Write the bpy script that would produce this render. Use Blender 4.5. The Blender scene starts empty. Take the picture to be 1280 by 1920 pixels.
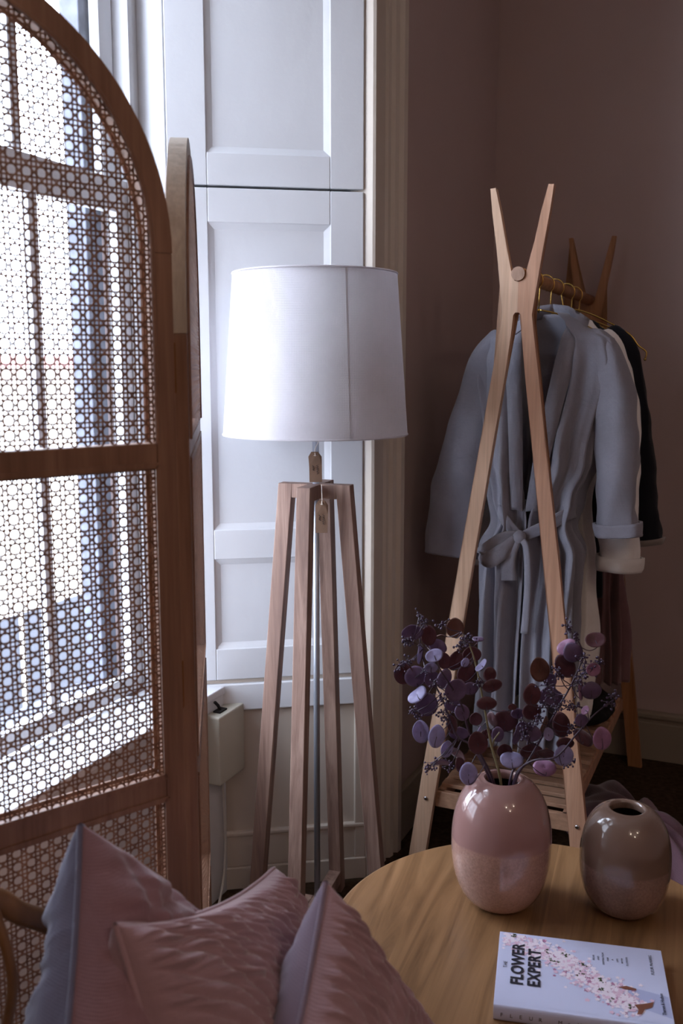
import bpy, math, random
from mathutils import Vector, Matrix, noise
random.seed(7)
PI = math.pi
D = bpy.data
SC = bpy.context.scene
COL = SC.collection

# ------------------------------------------------------------------ camera
EYE = 1.35
PITCH = math.radians(8.53)
FPX = 1800.0
cam_d = D.cameras.new('camera')
cam_d.sensor_fit = 'VERTICAL'; cam_d.sensor_height = 36.0; cam_d.sensor_width = 24.0
cam_d.lens = 36.0 * FPX / 1920.0
cam_d.clip_start = 0.02; cam_d.clip_end = 200
cam_d.dof.use_dof = True; cam_d.dof.focus_distance = 1.95; cam_d.dof.aperture_fstop = 6.3
cam = D.objects.new('camera', cam_d); COL.objects.link(cam)
cam.location = (0, 0, EYE)
cam.rotation_euler = (PI/2 - PITCH, 0, 0)
SC.camera = cam

# ------------------------------------------------------------------ sky + exposure
world = D.worlds.new('world'); SC.world = world; world.use_nodes = True
wn = world.node_tree; wn.nodes.clear()
wo = wn.nodes.new('ShaderNodeOutputWorld'); bg = wn.nodes.new('ShaderNodeBackground')
bg.inputs['Color'].default_value = (0.74, 0.83, 1.0, 1); bg.inputs['Strength'].default_value = 9.0
wn.links.new(bg.outputs[0], wo.inputs[0])
SC.view_settings.view_transform = 'Standard'
SC.view_settings.look = 'None'
SC.view_settings.gamma = 1.0
SC.view_settings.use_curve_mapping = False
SC.view_settings.exposure = 0.78
SC.cycles.max_bounces = 8
SC.cycles.diffuse_bounces = 5

# room frame: u runs along the window wall (away), v runs into the room
P0 = (0.064, 2.40)
_a = math.radians(24)
UX, UY = math.sin(_a), math.cos(_a)
VX, VY = UY, -UX
def R(u, v, z=0.0):
    return Vector((P0[0] + UX*u + VX*v, P0[1] + UY*u + VY*v, z))

# lights: ceiling spots of the shop (out of frame, behind the camera)
def area_light(name, loc, size, power, col, target=None, sy=None, portal=False):
    l = D.lights.new(name, 'AREA'); l.size = size; l.energy = power; l.color = col
    if sy: l.shape = 'RECTANGLE'; l.size_y = sy
    o = D.objects.new(name, l); COL.objects.link(o); o.location = loc
    if target is not None:
        o.rotation_euler = (Vector(target) - Vector(loc)).to_track_quat('-Z', 'Y').to_euler()
    if portal: l.cycles.is_portal = True
    return o
area_light('window_portal', R(-0.894, -0.66, 1.60), 1.30, 1, (1, 1, 1), R(-0.894, 1, 1.60), 2.2, True)
for (u, v) in ((-2.9, 1.7), (-2.2, 2.5), (-3.3, 2.6)):
    l = D.lights.new('ceiling_spot', 'POINT'); l.energy = 5; l.color = (1.0, 0.80, 0.64); l.shadow_soft_size = 0.05
    o = D.objects.new('ceiling_spot', l); COL.objects.link(o); o.location = R(u, v, 2.75)

# ------------------------------------------------------------------ materials
def newmat(name):
    m = D.materials.new(name); m.use_nodes = True
    nt = m.node_tree; b = nt.nodes['Principled BSDF']
    return m, nt, b
def lin(c):
    return tuple((x/12.92 if x <= 0.04045 else ((x+0.055)/1.055)**2.4) for x in c)
def rgb(r, g, b):
    return lin((r/255, g/255, b/255)) + (1,)
def N(nt, t, **kw):
    n = nt.nodes.new(t)
    for k, v in kw.items():
        if k in n.inputs: n.inputs[k].default_value = v
        else: setattr(n, k, v)
    return n
def simple(name, col, rough=0.6, metal=0.0, spec=0.5, bump=0, bscale=60, var=0.0, vscale=5, sheen=0.0):
    m, nt, b = newmat(name)
    b.inputs['Base Color'].default_value = col
    b.inputs['Roughness'].default_value = rough
    b.inputs['Metallic'].default_value = metal
    b.inputs['Specular IOR Level'].default_value = spec
    if sheen: b.inputs['Sheen Weight'].default_value = sheen
    tc = N(nt, 'ShaderNodeTexCoord')
    if var:
        nz = N(nt, 'ShaderNodeTexNoise', Scale=vscale, Detail=4.0)
        nt.links.new(tc.outputs['Object'], nz.inputs['Vector'])
        r = N(nt, 'ShaderNodeValToRGB')
        r.color_ramp.elements[0].position = 0.3; r.color_ramp.elements[1].position = 0.7
        r.color_ramp.elements[0].color = tuple(c*(1-var) for c in col[:3]) + (1,)
        r.color_ramp.elements[1].color = tuple(min(1, c*(1+var)) for c in col[:3]) + (1,)
        nt.links.new(nz.outputs['Fac'], r.inputs['Fac']); nt.links.new(r.outputs['Color'], b.inputs['Base Color'])
    if bump:
        nb = N(nt, 'ShaderNodeTexNoise', Scale=bscale, Detail=5.0)
        nt.links.new(tc.outputs['Object'], nb.inputs['Vector'])
        bp = N(nt, 'ShaderNodeBump', Strength=bump, Distance=0.002)
        nt.links.new(nb.outputs['Fac'], bp.inputs['Height']); nt.links.new(bp.outputs['Normal'], b.inputs['Normal'])
    return m
def wood(name, c1, c2, c3=None, scale=(30, 30, 2.0), rough=0.5, rotz=0.0, spec=0.4):
    m, nt, b = newmat(name)
    tc = N(nt, 'ShaderNodeTexCoord')
    mp = N(nt, 'ShaderNodeMapping'); mp.inputs['Scale'].default_value = scale; mp.inputs['Rotation'].default_value = (0, 0, rotz)
    nt.links.new(tc.outputs['Object'], mp.inputs['Vector'])
    n1 = N(nt, 'ShaderNodeTexNoise', Scale=1.0, Detail=6.0, Roughness=0.6, Distortion=0.6)
    nt.links.new(mp.outputs['Vector'], n1.inputs['Vector'])
    n2 = N(nt, 'ShaderNodeTexNoise', Scale=6.0, Detail=3.0)
    nt.links.new(mp.outputs['Vector'], n2.inputs['Vector'])
    r = N(nt, 'ShaderNodeValToRGB'); e = r.color_ramp.elements
    e[0].position = 0.32; e[1].position = 0.66; e[0].color = c1; e[1].color = c2
    if c3: x = e.new(0.5); x.color = c3
    nt.links.new(n1.outputs['Fac'], r.inputs['Fac'])
    mx = N(nt, 'ShaderNodeMix', data_type='RGBA', blend_type='MULTIPLY'); mx.inputs[0].default_value = 0.35
    nt.links.new(r.outputs['Color'], mx.inputs[6]); nt.links.new(n2.outputs['Fac'], mx.inputs[7])
    nt.links.new(mx.outputs[2], b.inputs['Base Color'])
    b.inputs['Roughness'].default_value = rough; b.inputs['Specular IOR Level'].default_value = spec
    bp = N(nt, 'ShaderNodeBump', Strength=0.12, Distance=0.001)
    nt.links.new(n2.outputs['Fac'], bp.inputs['Height']); nt.links.new(bp.outputs['Normal'], b.inputs['Normal'])
    return m
def cloth(name, col, wscale=600, var=0.12, rough=0.9, sheen=0.3, bump=0.35, dist=0.0006, trans=0.0, wrinkle=0.0):
    m, nt, b = newmat(name)
    tc = N(nt, 'ShaderNodeTexCoord')
    w1 = N(nt, 'ShaderNodeTexWave', Scale=wscale/6.28, Distortion=2.0, Detail=2.0); w1.bands_direction = 'X'
    w2 = N(nt, 'ShaderNodeTexWave', Scale=wscale/6.28, Distortion=2.0, Detail=2.0); w2.bands_direction = 'Z'
    nt.links.new(tc.outputs['Object'], w1.inputs['Vector']); nt.links.new(tc.outputs['Object'], w2.inputs['Vector'])
    ad = N(nt, 'ShaderNodeMath', operation='ADD'); nt.links.new(w1.outputs['Fac'], ad.inputs[0]); nt.links.new(w2.outputs['Fac'], ad.inputs[1])
    nz = N(nt, 'ShaderNodeTexNoise', Scale=14.0, Detail=6.0, Roughness=0.7); nt.links.new(tc.outputs['Object'], nz.inputs['Vector'])
    r = N(nt, 'ShaderNodeValToRGB'); e = r.color_ramp.elements; e[0].position = 0.3; e[1].position = 0.7
    e[0].color = tuple(c*(1-var) for c in col[:3]) + (1,); e[1].color = tuple(min(1, c*(1+var)) for c in col[:3]) + (1,)
    nt.links.new(nz.outputs['Fac'], r.inputs['Fac']); nt.links.new(r.outputs['Color'], b.inputs['Base Color'])
    bp = N(nt, 'ShaderNodeBump', Strength=bump, Distance=dist)
    nt.links.new(ad.outputs[0], bp.inputs['Height'])
    last = bp
    if wrinkle:
        n3 = N(nt, 'ShaderNodeTexNoise', Scale=28.0, Detail=3.0, Distortion=1.0); nt.links.new(tc.outputs['Object'], n3.inputs['Vector'])
        b2 = N(nt, 'ShaderNodeBump', Strength=wrinkle, Distance=0.006)
        nt.links.new(n3.outputs['Fac'], b2.inputs['Height']); nt.links.new(bp.outputs['Normal'], b2.inputs['Normal']); last = b2
    nt.links.new(last.outputs['Normal'], b.inputs['Normal'])
    b.inputs['Roughness'].default_value = rough; b.inputs['Sheen Weight'].default_value = sheen; b.inputs['Specular IOR Level'].default_value = 0.15
    if trans:
        out = nt.nodes['Material Output']; tr = N(nt, 'ShaderNodeBsdfTranslucent'); nt.links.new(r.outputs['Color'], tr.inputs['Color'])
        ms = N(nt, 'ShaderNodeMixShader'); ms.inputs[0].default_value = trans
        nt.links.new(b.outputs[0], ms.inputs[1]); nt.links.new(tr.outputs[0], ms.inputs[2]); nt.links.new(ms.outputs[0], out.inputs['Surface'])
    return m

M = {}
M['mauve'] = simple('mauve_wall_paint', rgb(182, 162, 157), 0.85, bump=0.15, bscale=160, var=0.04, vscale=2, spec=0.2)
M['white'] = simple('white_gloss_paint', rgb(208, 209, 212), 0.42, bump=0.5, bscale=26, var=0.03, vscale=3, spec=0.4)
M['cream'] = simple('cream_gloss_paint', rgb(202, 191, 178), 0.45, bump=0.4, bscale=30, var=0.04, vscale=3, spec=0.4)
M['skirt'] = simple('cream_paint_shaded', rgb(150, 138, 122), 0.5, bump=0.3, bscale=30, var=0.04, vscale=3)  # cream paint darkened, so the shade sits in the colour
M['ceil'] = simple('ceiling_paint', rgb(205, 198, 196), 0.9)
M['carpet'] = simple('dark_carpet', rgb(70, 56, 44), 1.0, bump=1.0, bscale=300, var=0.35, vscale=60, spec=0.0)
M['stone'] = simple('grey_stone', rgb(104, 107, 118), 0.9, bump=0.6, bscale=40, var=0.25, vscale=25)
M['facade'] = simple('pale_render', rgb(214, 208, 200), 0.9, var=0.06, vscale=1)
M['roof'] = simple('red_tile', rgb(206, 160, 156), 0.9, var=0.1, vscale=6)
M['darkglass'] = simple('dark_window_glass', rgb(58, 60, 68), 0.6)
M['street'] = simple('pale_paving', rgb(190, 188, 184), 0.9, var=0.1, vscale=2)
M['gap'] = simple('gap_shade_black', rgb(22, 20, 20), 1.0)  # near-black colour standing in for shade inside the shutter gap
M['oak_lamp'] = wood('acacia_lamp_wood', rgb(122, 95, 84), rgb(176, 146, 130), rgb(150, 120, 106), (40, 40, 2.5), 0.55)
M['beech_light'] = wood('beech_light', rgb(206, 168, 138), rgb(234, 197, 168), rgb(221, 184, 154), (36, 36, 1.6), 0.5)
M['beech_pink'] = wood('beech_pink', rgb(188, 142, 112), rgb(218, 171, 140), rgb(204, 156, 126), (36, 36, 1.6), 0.5)
M['beech_dark'] = wood('beech_amber', rgb(158, 106, 66), rgb(190, 136, 92), None, (36, 36, 1.6), 0.5)
M['slat'] = wood('beech_slat', rgb(168, 128, 102), rgb(206, 164, 134), None, (4, 30, 30), 0.5, rotz=_a)
M['dowel_end'] = wood('dowel_end_grain', rgb(150, 118, 98), rgb(196, 160, 136), None, (60, 60, 10), 0.6)
M['screen_wood'] = wood('screen_teak', rgb(132, 94, 72), rgb(166, 125, 99), rgb(149, 109, 85), (34, 34, 1.8), 0.5)
M['screen_wood_lit'] = wood('screen_wood_lit', rgb(178, 160, 140), rgb(208, 192, 172), None, (34, 34, 1.8), 0.5)  # frame wood lightened: window light painted into the side arch
M['rattan_pole'] = wood('rattan_pole', rgb(112, 76, 46), rgb(150, 106, 66), None, (8, 8, 8), 0.45)
M['chrome'] = simple('chrome', rgb(210, 210, 215), 0.2, metal=1.0)
M['greymetal'] = simple('grey_metal_tube', rgb(166, 170, 178), 0.35, metal=0.7)
M['gold'] = simple('brass_wire', rgb(214, 176, 96), 0.25, metal=1.0)
M['plastic'] = simple('ivory_plastic', rgb(180, 176, 162), 0.4)
M['cable'] = simple('white_cable', rgb(200, 196, 190), 0.5)
M['kraft'] = simple('kraft_paper', rgb(128, 101, 82), 0.9, var=0.08, vscale=60)
M['string'] = simple('white_string', rgb(226, 218, 206), 0.9)
M['ink'] = simple('dark_ink', rgb(30, 27, 40), 0.7)
M['robe'] = cloth('blue_grey_linen', rgb(144, 143, 154), 900, 0.08, wrinkle=0.35)
M['robe_in'] = cloth('taupe_linen', rgb(140, 128, 122), 900, 0.08)
M['robe_white'] = cloth('cream_linen', rgb(240, 236, 232), 900, 0.05, wrinkle=0.3)
M['robe_black'] = cloth('black_linen', rgb(22, 23, 30), 900, 0.1, sheen=0.1, wrinkle=0.3)
M['robe_mauve'] = cloth('dusky_mauve_linen', rgb(124, 92, 94), 900, 0.1, wrinkle=0.3)
M['vel_mauve'] = cloth('mauve_velvet', rgb(148, 114, 120), 900, 0.06, sheen=0.35, wrinkle=0.45)
M['vel_grey'] = cloth('grey_velvet', rgb(112, 112, 136), 900, 0.06, sheen=0.35, wrinkle=0.45)
M['quilt'] = cloth('pink_quilted_velvet', rgb(172, 140, 146), 900, 0.05, sheen=0.5, wrinkle=0.25)
M['quilt_back'] = cloth('lilac_plain_linen', rgb(140, 124, 142), 900, 0.05, sheen=0.4)
M['throw'] = cloth('mauve_throw', rgb(122, 92, 102), 500, 0.1, sheen=0.3)
M['throw_blue'] = cloth('blue_lining', rgb(120, 134, 186), 500, 0.1, sheen=0.3)
M['shade'] = cloth('white_linen_shade', rgb(226, 222, 226), 900, 0.03, sheen=0.05, bump=0.5, dist=0.0008, trans=0.35)
M['black'] = simple('black_felt', rgb(20, 18, 18), 0.95)
M['bulb'] = simple('frosted_bulb', rgb(235, 232, 225), 0.3)

def cane_mat():
    m, nt, b = newmat('rattan_cane')
    b.inputs['Roughness'].default_value = 0.5
    tc = N(nt, 'ShaderNodeTexCoord'); nz = N(nt, 'ShaderNodeTexNoise', Scale=90.0, Detail=2.0)
    nt.links.new(tc.outputs['Object'], nz.inputs['Vector'])
    r = N(nt, 'ShaderNodeValToRGB'); e = r.color_ramp.elements
    e[0].position = .35; e[1].position = .65; e[0].color = rgb(118, 82, 62); e[1].color = rgb(158, 118, 92)
    nt.links.new(nz.outputs['Fac'], r.inputs['Fac']); nt.links.new(r.outputs['Color'], b.inputs['Base Color'])
    out = nt.nodes['Material Output']; tr = N(nt, 'ShaderNodeBsdfTranslucent'); nt.links.new(r.outputs['Color'], tr.inputs['Color'])
    ms = N(nt, 'ShaderNodeMixShader'); ms.inputs[0].default_value = 0.15
    nt.links.new(b.outputs[0], ms.inputs[1]); nt.links.new(tr.outputs[0], ms.inputs[2]); nt.links.new(ms.outputs[0], out.inputs['Surface'])
    return m
M['cane'] = cane_mat()

def table_mat():
    m, nt, b = newmat('oak_table_top')
    tc = N(nt, 'ShaderNodeTexCoord')
    mp = N(nt, 'ShaderNodeMapping'); mp.inputs['Rotation'].default_value = (0, 0, math.radians(18))
    nt.links.new(tc.outputs['Object'], mp.inputs['Vector'])
    # glued boards: each board its own tone
    sx = N(nt, 'ShaderNodeSeparateXYZ'); nt.links.new(mp.outputs['Vector'], sx.inputs[0])
    mu = N(nt, 'ShaderNodeMath', operation='MULTIPLY'); mu.inputs[1].default_value = 9.0; nt.links.new(sx.outputs['X'], mu.inputs[0])
    fl = N(nt, 'ShaderNodeMath', operation='FLOOR'); nt.links.new(mu.outputs[0], fl.inputs[0])
    wn_ = N(nt, 'ShaderNodeTexWhiteNoise', noise_dimensions='1D'); nt.links.new(fl.outputs[0], wn_.inputs['W'])
    cb = N(nt, 'ShaderNodeCombineXYZ'); nt.links.new(wn_.outputs['Value'], cb.inputs['Z'])
    m2 = N(nt, 'ShaderNodeVectorMath', operation='MULTIPLY'); m2.inputs[1].default_value = (22, 1.6, 1)
    nt.links.new(mp.outputs['Vector'], m2.inputs[0])
    ad = N(nt, 'ShaderNodeVectorMath', operation='MULTIPLY_ADD'); ad.inputs[1].default_value = (1, 1, 1)
    sc = N(nt, 'ShaderNodeVectorMath', operation='SCALE'); sc.inputs['Scale'].default_value = 13.0; nt.links.new(cb.outputs[0], sc.inputs[0])
    nt.links.new(m2.outputs[0], ad.inputs[0]); nt.links.new(sc.outputs[0], ad.inputs[2])
    n1 = N(nt, 'ShaderNodeTexNoise', Scale=1.0, Detail=6.0, Roughness=0.6, Distortion=1.4); nt.links.new(ad.outputs[0], n1.inputs['Vector'])
    r = N(nt, 'ShaderNodeValToRGB'); e = r.color_ramp.elements
    e[0].position = 0.3; e[1].position = 0.7; e[0].color = rgb(102, 70, 42); e[1].color = rgb(160, 120, 82)
    x = e.new(0.5); x.color = rgb(138, 101, 66)
    nt.links.new(n1.outputs['Fac'], r.inputs['Fac'])
    hs = N(nt, 'ShaderNodeHueSaturation'); nt.links.new(r.outputs['Color'], hs.inputs['Color'])
    mr = N(nt, 'ShaderNodeMapRange'); mr.inputs['To Min'].default_value = 0.88; mr.inputs['To Max'].default_value = 1.1
    nt.links.new(wn_.outputs['Value'], mr.inputs['Value']); nt.links.new(mr.outputs[0], hs.inputs['Value'])
    nt.links.new(hs.outputs['Color'], b.inputs['Base Color'])
    b.inputs['Roughness'].default_value = 0.42; b.inputs['Specular IOR Level'].default_value = 0.45
    bp = N(nt, 'ShaderNodeBump', Strength=0.1, Distance=0.001); nt.links.new(n1.outputs['Fac'], bp.inputs['Height']); nt.links.new(bp.outputs['Normal'], b.inputs['Normal'])
    return m
M['table'] = table_mat()

def vase_mat(name, top, low, zsplit, h):
    m, nt, b = newmat(name)
    tc = N(nt, 'ShaderNodeTexCoord'); sx = N(nt, 'ShaderNodeSeparateXYZ'); nt.links.new(tc.outputs['Object'], sx.inputs[0])
    nz = N(nt, 'ShaderNodeTexNoise', Scale=9.0, Detail=2.0); nt.links.new(tc.outputs['Object'], nz.inputs['Vector'])
    ma = N(nt, 'ShaderNodeMath', operation='MULTIPLY_ADD'); ma.inputs[1].default_value = 0.016; nt.links.new(nz.outputs['Fac'], ma.inputs[0]); nt.links.new(sx.outputs['Z'], ma.inputs[2])
    mr = N(nt, 'ShaderNodeMapRange'); mr.inputs['From Min'].default_value = zsplit + 0.006; mr.inputs['From Max'].default_value = zsplit + 0.010
    nt.links.new(ma.outputs[0], mr.inputs['Value'])
    sp = N(nt, 'ShaderNodeTexNoise', Scale=240.0, Detail=4.0, Roughness=0.7); nt.links.new(tc.outputs['Object'], sp.inputs['Vector'])
    sb = N(nt, 'ShaderNodeTexNoise', Scale=12.0, Detail=3.0); nt.links.new(tc.outputs['Object'], sb.inputs['Vector'])
    av = N(nt, 'ShaderNodeMath', operation='ADD'); nt.links.new(sp.outputs['Fac'], av.inputs[0]); nt.links.new(sb.outputs['Fac'], av.inputs[1])
    r = N(nt, 'ShaderNodeValToRGB'); e = r.color_ramp.elements
    e[0].position = 0.40; e[1].position = 0.60; e[0].color = tuple(c*0.80 for c in low[:3]) + (1,); e[1].color = tuple(min(1, c*1.18) for c in low[:3]) + (1,)
    hv = N(nt, 'ShaderNodeMath', operation='MULTIPLY'); hv.inputs[1].default_value = 0.5; nt.links.new(av.outputs[0], hv.inputs[0]); nt.links.new(hv.outputs[0], r.inputs['Fac'])
    mx = N(nt, 'ShaderNodeMix', data_type='RGBA'); nt.links.new(mr.outputs[0], mx.inputs[0]); nt.links.new(r.outputs['Color'], mx.inputs[6]); mx.inputs[7].default_value = top
    nt.links.new(mx.outputs[2], b.inputs['Base Color'])
    b.inputs['Roughness'].default_value = 0.14; b.inputs['Coat Weight'].default_value = 0.6; b.inputs['Coat Roughness'].default_value = 0.03
    return m
M['vase_big'] = vase_mat('pink_two_tone_glaze', rgb(160, 122, 116), rgb(176, 138, 124), 0.124, 0.225)
M['vase_small'] = vase_mat('brown_two_tone_glaze', rgb(124, 100, 88), rgb(142, 114, 104), 0.092, 0.182)
M['vase_in'] = simple('dark_glaze_inside', rgb(70, 48, 40), 0.3)

def leaf_mat(name, c, rough=0.45, tr=0.25):
    m, nt, b = newmat(name)
    tc = N(nt, 'ShaderNodeTexCoord'); nz = N(nt, 'ShaderNodeTexNoise', Scale=60.0, Detail=4.0); nt.links.new(tc.outputs['Object'], nz.inputs['Vector'])
    r = N(nt, 'ShaderNodeValToRGB'); e = r.color_ramp.elements; e[0].position = .3; e[1].position = .7
    e[0].color = tuple(x*0.8 for x in c[:3]) + (1,); e[1].color = tuple(min(1, x*1.2) for x in c[:3]) + (1,)
    nt.links.new(nz.outputs['Fac'], r.inputs['Fac']); nt.links.new(r.outputs['Color'], b.inputs['Base Color'])
    b.inputs['Roughness'].default_value = rough; b.inputs['Sheen Weight'].default_value = 0.25
    out = nt.nodes['Material Output']; t = N(nt, 'ShaderNodeBsdfTranslucent'); nt.links.new(r.outputs['Color'], t.inputs['Color'])
    ms = N(nt, 'ShaderNodeMixShader'); ms.inputs[0].default_value = tr
    nt.links.new(b.outputs[0], ms.inputs[1]); nt.links.new(t.outputs[0], ms.inputs[2]); nt.links.new(ms.outputs[0], out.inputs['Surface'])
    return m
M['lf_r'] = leaf_mat('maroon_leaf', rgb(92, 48, 56))
M['lf_p'] = leaf_mat('plum_leaf', rgb(110, 86, 118))
M['lf_l'] = leaf_mat('window_lit_leaf', rgb(158, 150, 190))  # lilac is cool window light painted onto dark purple leaves
M['lf_m'] = leaf_mat('mauve_pink_leaf', rgb(164, 116, 148))
M['lf_b'] = leaf_mat('brown_leaf', rgb(112, 72, 60))
M['stem_d'] = simple('dark_purple_stem', rgb(66, 48, 64), 0.35)
M['stem_g'] = simple('olive_stem', rgb(134, 124, 92), 0.5)
M['berry'] = simple('purple_berry', rgb(76, 60, 84), 0.25)
M['book_white'] = simple('book_cover_white', rgb(204, 208, 236), 0.35)
M['paper'] = simple('book_pages', rgb(225, 220, 208), 0.9)
M['pt_pink'] = simple('print_pink', rgb(226, 192, 214), 0.4)
M['pt_pale'] = simple('print_pale_pink', rgb(240, 228, 240), 0.4)
M['pt_deep'] = simple('print_deep_pink', rgb(180, 124, 158), 0.4)
M['pt_green'] = simple('print_green', rgb(66, 78, 52), 0.4)
M['pt_skin'] = simple('print_brown', rgb(128, 82, 66), 0.4)
M['pt_sleeve'] = simple('print_sleeve', rgb(178, 184, 220), 0.4)

def glass_mat():
    m, nt, b = newmat('window_glass')
    b.inputs['Base Color'].default_value = (1, 1, 1, 1); b.inputs['Roughness'].default_value = 0.0
    out = nt.nodes['Material Output']
    tr = N(nt, 'ShaderNodeBsdfTransparent'); gl = N(nt, 'ShaderNodeBsdfGlossy', Roughness=0.02)
    lw = N(nt, 'ShaderNodeLayerWeight', Blend=0.5); pw = N(nt, 'ShaderNodeMath', operation='POWER'); pw.inputs[1].default_value = 5.0
    nt.links.new(lw.outputs['Facing'], pw.inputs[0])
    fr = N(nt, 'ShaderNodeMath', operation='MULTIPLY_ADD'); fr.inputs[1].default_value = 0.5; fr.inputs[2].default_value = 0.03
    nt.links.new(pw.outputs[0], fr.inputs[0]); ms = N(nt, 'ShaderNodeMixShader')
    nt.links.new(fr.outputs[0], ms.inputs[0]); nt.links.new(tr.outputs[0], ms.inputs[1]); nt.links.new(gl.outputs[0], ms.inputs[2])
    nt.links.new(ms.outputs[0], out.inputs['Surface'])
    return m
M['glass'] = glass_mat()

# ------------------------------------------------------------------ mesh helpers
class MB:
    def __init__(s): s.v = []; s.f = []
    def add(s, vs, fs):
        n = len(s.v); s.v += [tuple(p) for p in vs]; s.f += [tuple(i+n for i in f) for f in fs]; return s
    def hexa(s, p):                       # 8 points: bottom 4 ccw, top 4 ccw
        return s.add(p, [(3, 2, 1, 0), (4, 5, 6, 7), (0, 1, 5, 4), (1, 2, 6, 5), (2, 3, 7, 6), (3, 0, 4, 7)])
    def box(s, c, h):
        x, y, z = c; a, b, d = h
        return s.hexa([(x-a, y-b, z-d), (x+a, y-b, z-d), (x+a, y+b, z-d), (x-a, y+b, z-d), (x-a, y-b, z+d), (x+a, y-b, z+d), (x+a, y+b, z+d), (x-a, y+b, z+d)])
    def rbox(s, u0, u1, v0, v1, z0, z1):   # box aligned with the room
        return s.hexa([R(u0, v0, z0), R(u0, v1, z0), R(u1, v1, z0), R(u1, v0, z0), R(u0, v0, z1), R(u0, v1, z1), R(u1, v1, z1), R(u1, v0, z1)])
    def prism(s, poly, z0, z1, fn=lambda a, b, z: (a, b, z)):
        n = len(poly)
        vs = [fn(a, b, z0) for a, b in poly] + [fn(a, b, z1) for a, b in poly]
        fs = [tuple(range(n-1, -1, -1)), tuple(range(n, 2*n))] + [(i, (i+1) % n, n+(i+1) % n, n+i) for i in range(n)]
        return s.add(vs, fs)
    def bar(s, a, b, w, h, up=Vector((0, 0, 1)), w2=None, h2=None):   # rectangular bar from a to b
        a = Vector(a); b = Vector(b); d = (b-a).normalized(); x = d.cross(up)
        if x.length < 1e-4: x = d.cross(Vector((0, 1, 0)))
        x.normalize(); y = x.cross(d).normalized()
        w2 = w if w2 is None else w2; h2 = h if h2 is None else h2
        q = []
        for p, ww, hh in ((a, w, h), (b, w2, h2)):
            q += [p - x*ww/2 - y*hh/2, p + x*ww/2 - y*hh/2, p + x*ww/2 + y*hh/2, p - x*ww/2 + y*hh/2]
        return s.hexa(q)
    def tube(s, pts, r, n=8, cap=True):
        pts = [Vector(p) for p in pts]; m = len(pts)
        rs = r if isinstance(r, (list, tuple)) else [r]*m
        t0 = (pts[1]-pts[0]).normalized(); ref = Vector((0, 0, 1)) if abs(t0.z) < 0.9 else Vector((1, 0, 0))
        x = t0.cross(ref).normalized(); vs = []
        for i, p in enumerate(pts):
            t = (pts[min(i+1, m-1)] - pts[max(i-1, 0)]).normalized()
            x = (x - t*x.dot(t)).normalized(); y = t.cross(x)
            vs += [p + (x*math.cos(2*PI*k/n) + y*math.sin(2*PI*k/n))*rs[i] for k in range(n)]
        fs = [(i*n+k, i*n+(k+1) % n, (i+1)*n+(k+1) % n, (i+1)*n+k) for i in range(m-1) for k in range(n)]
        if cap: fs += [tuple(range(n-1, -1, -1)), tuple(range((m-1)*n, m*n))]
        return s.add(vs, fs)
    def lathe(s, prof, c=(0, 0, 0), n=64):
        vs = []; m = len(prof)
        for r, z in prof: vs += [(c[0]+r*math.cos(2*PI*k/n), c[1]+r*math.sin(2*PI*k/n), c[2]+z) for k in range(n)]
        fs = [(i*n+k, i*n+(k+1) % n, (i+1)*n+(k+1) % n, (i+1)*n+k) for i in range(m-1) for k in range(n)]
        return s.add(vs, fs)
    def ball(s, c, r, n=8, m=6):
        vs = [(c[0], c[1], c[2]-r)]
        for i in range(1, m):
            a = -PI/2 + PI*i/m
            vs += [(c[0]+r*math.cos(a)*math.cos(2*PI*k/n), c[1]+r*math.cos(a)*math.sin(2*PI*k/n), c[2]+r*math.sin(a)) for k in range(n)]
        vs.append((c[0], c[1], c[2]+r)); L = len(vs)-1
        fs = [(0, 1+(k+1) % n, 1+k) for k in range(n)] + [(1+i*n+k, 1+i*n+(k+1) % n, 1+(i+1)*n+(k+1) % n, 1+(i+1)*n+k) for i in range(m-2) for k in range(n)]
        fs += [(L, 1+(m-2)*n+k, 1+(m-2)*n+(k+1) % n) for k in range(n)]
        return s.add(vs, fs)
    def grid(s, pts, nu, nv, closed=False):  # pts[i*nv+j]
        n = len(s.v); s.v += [tuple(p) for p in pts]
        for i in range(nu-1):
            for j in range(nv if closed else nv-1):
                k = (j+1) % nv
                s.f.append((n+i*nv+j, n+i*nv+k, n+(i+1)*nv+k, n+(i+1)*nv+j))
        return s
    def build(s, name, mat, parent=None, smooth=False, bevel=0, loc=None):
        me = D.meshes.new(name)
        if loc is not None:
            L = Vector(loc); me.from_pydata([tuple(Vector(p)-L) for p in s.v], [], s.f)
        else: me.from_pydata(s.v, [], s.f)
        me.validate(); me.update()
        import bmesh
        if not getattr(s, 'keepn', False):
            b = bmesh.new(); b.from_mesh(me); bmesh.ops.recalc_face_normals(b, faces=b.faces); b.to_mesh(me); b.free()
        for m in (mat if isinstance(mat, (list, tuple)) else [mat]): me.materials.append(m)
        if smooth:
            me.polygons.foreach_set('use_smooth', [True]*len(me.polygons))
        o = D.objects.new(name, me); COL.objects.link(o)
        if loc is not None: o.location = loc
        if parent is not None:
            o.parent = parent
            pl = world_loc(parent)
            o.location = (Vector(o.location) - pl)
        if bevel:
            md = o.modifiers.new('bevel', 'BEVEL'); md.width = bevel; md.segments = 2; md.limit_method = 'ANGLE'; md.angle_limit = math.radians(40)
            if not smooth:
                me.polygons.foreach_set('use_smooth', [False]*len(me.polygons))
        return o
def world_loc(o):
    p = Vector(o.location)
    while o.parent is not None:
        o = o.parent; p = p + Vector(o.location)
    return p
def thing(name, loc, label, cat, group=None):
    o = D.objects.new(name, None); COL.objects.link(o); o.location = loc; o.empty_display_size = 0.1
    o['label'] = label; o['category'] = cat
    if group: o['group'] = group
    return o
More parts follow.
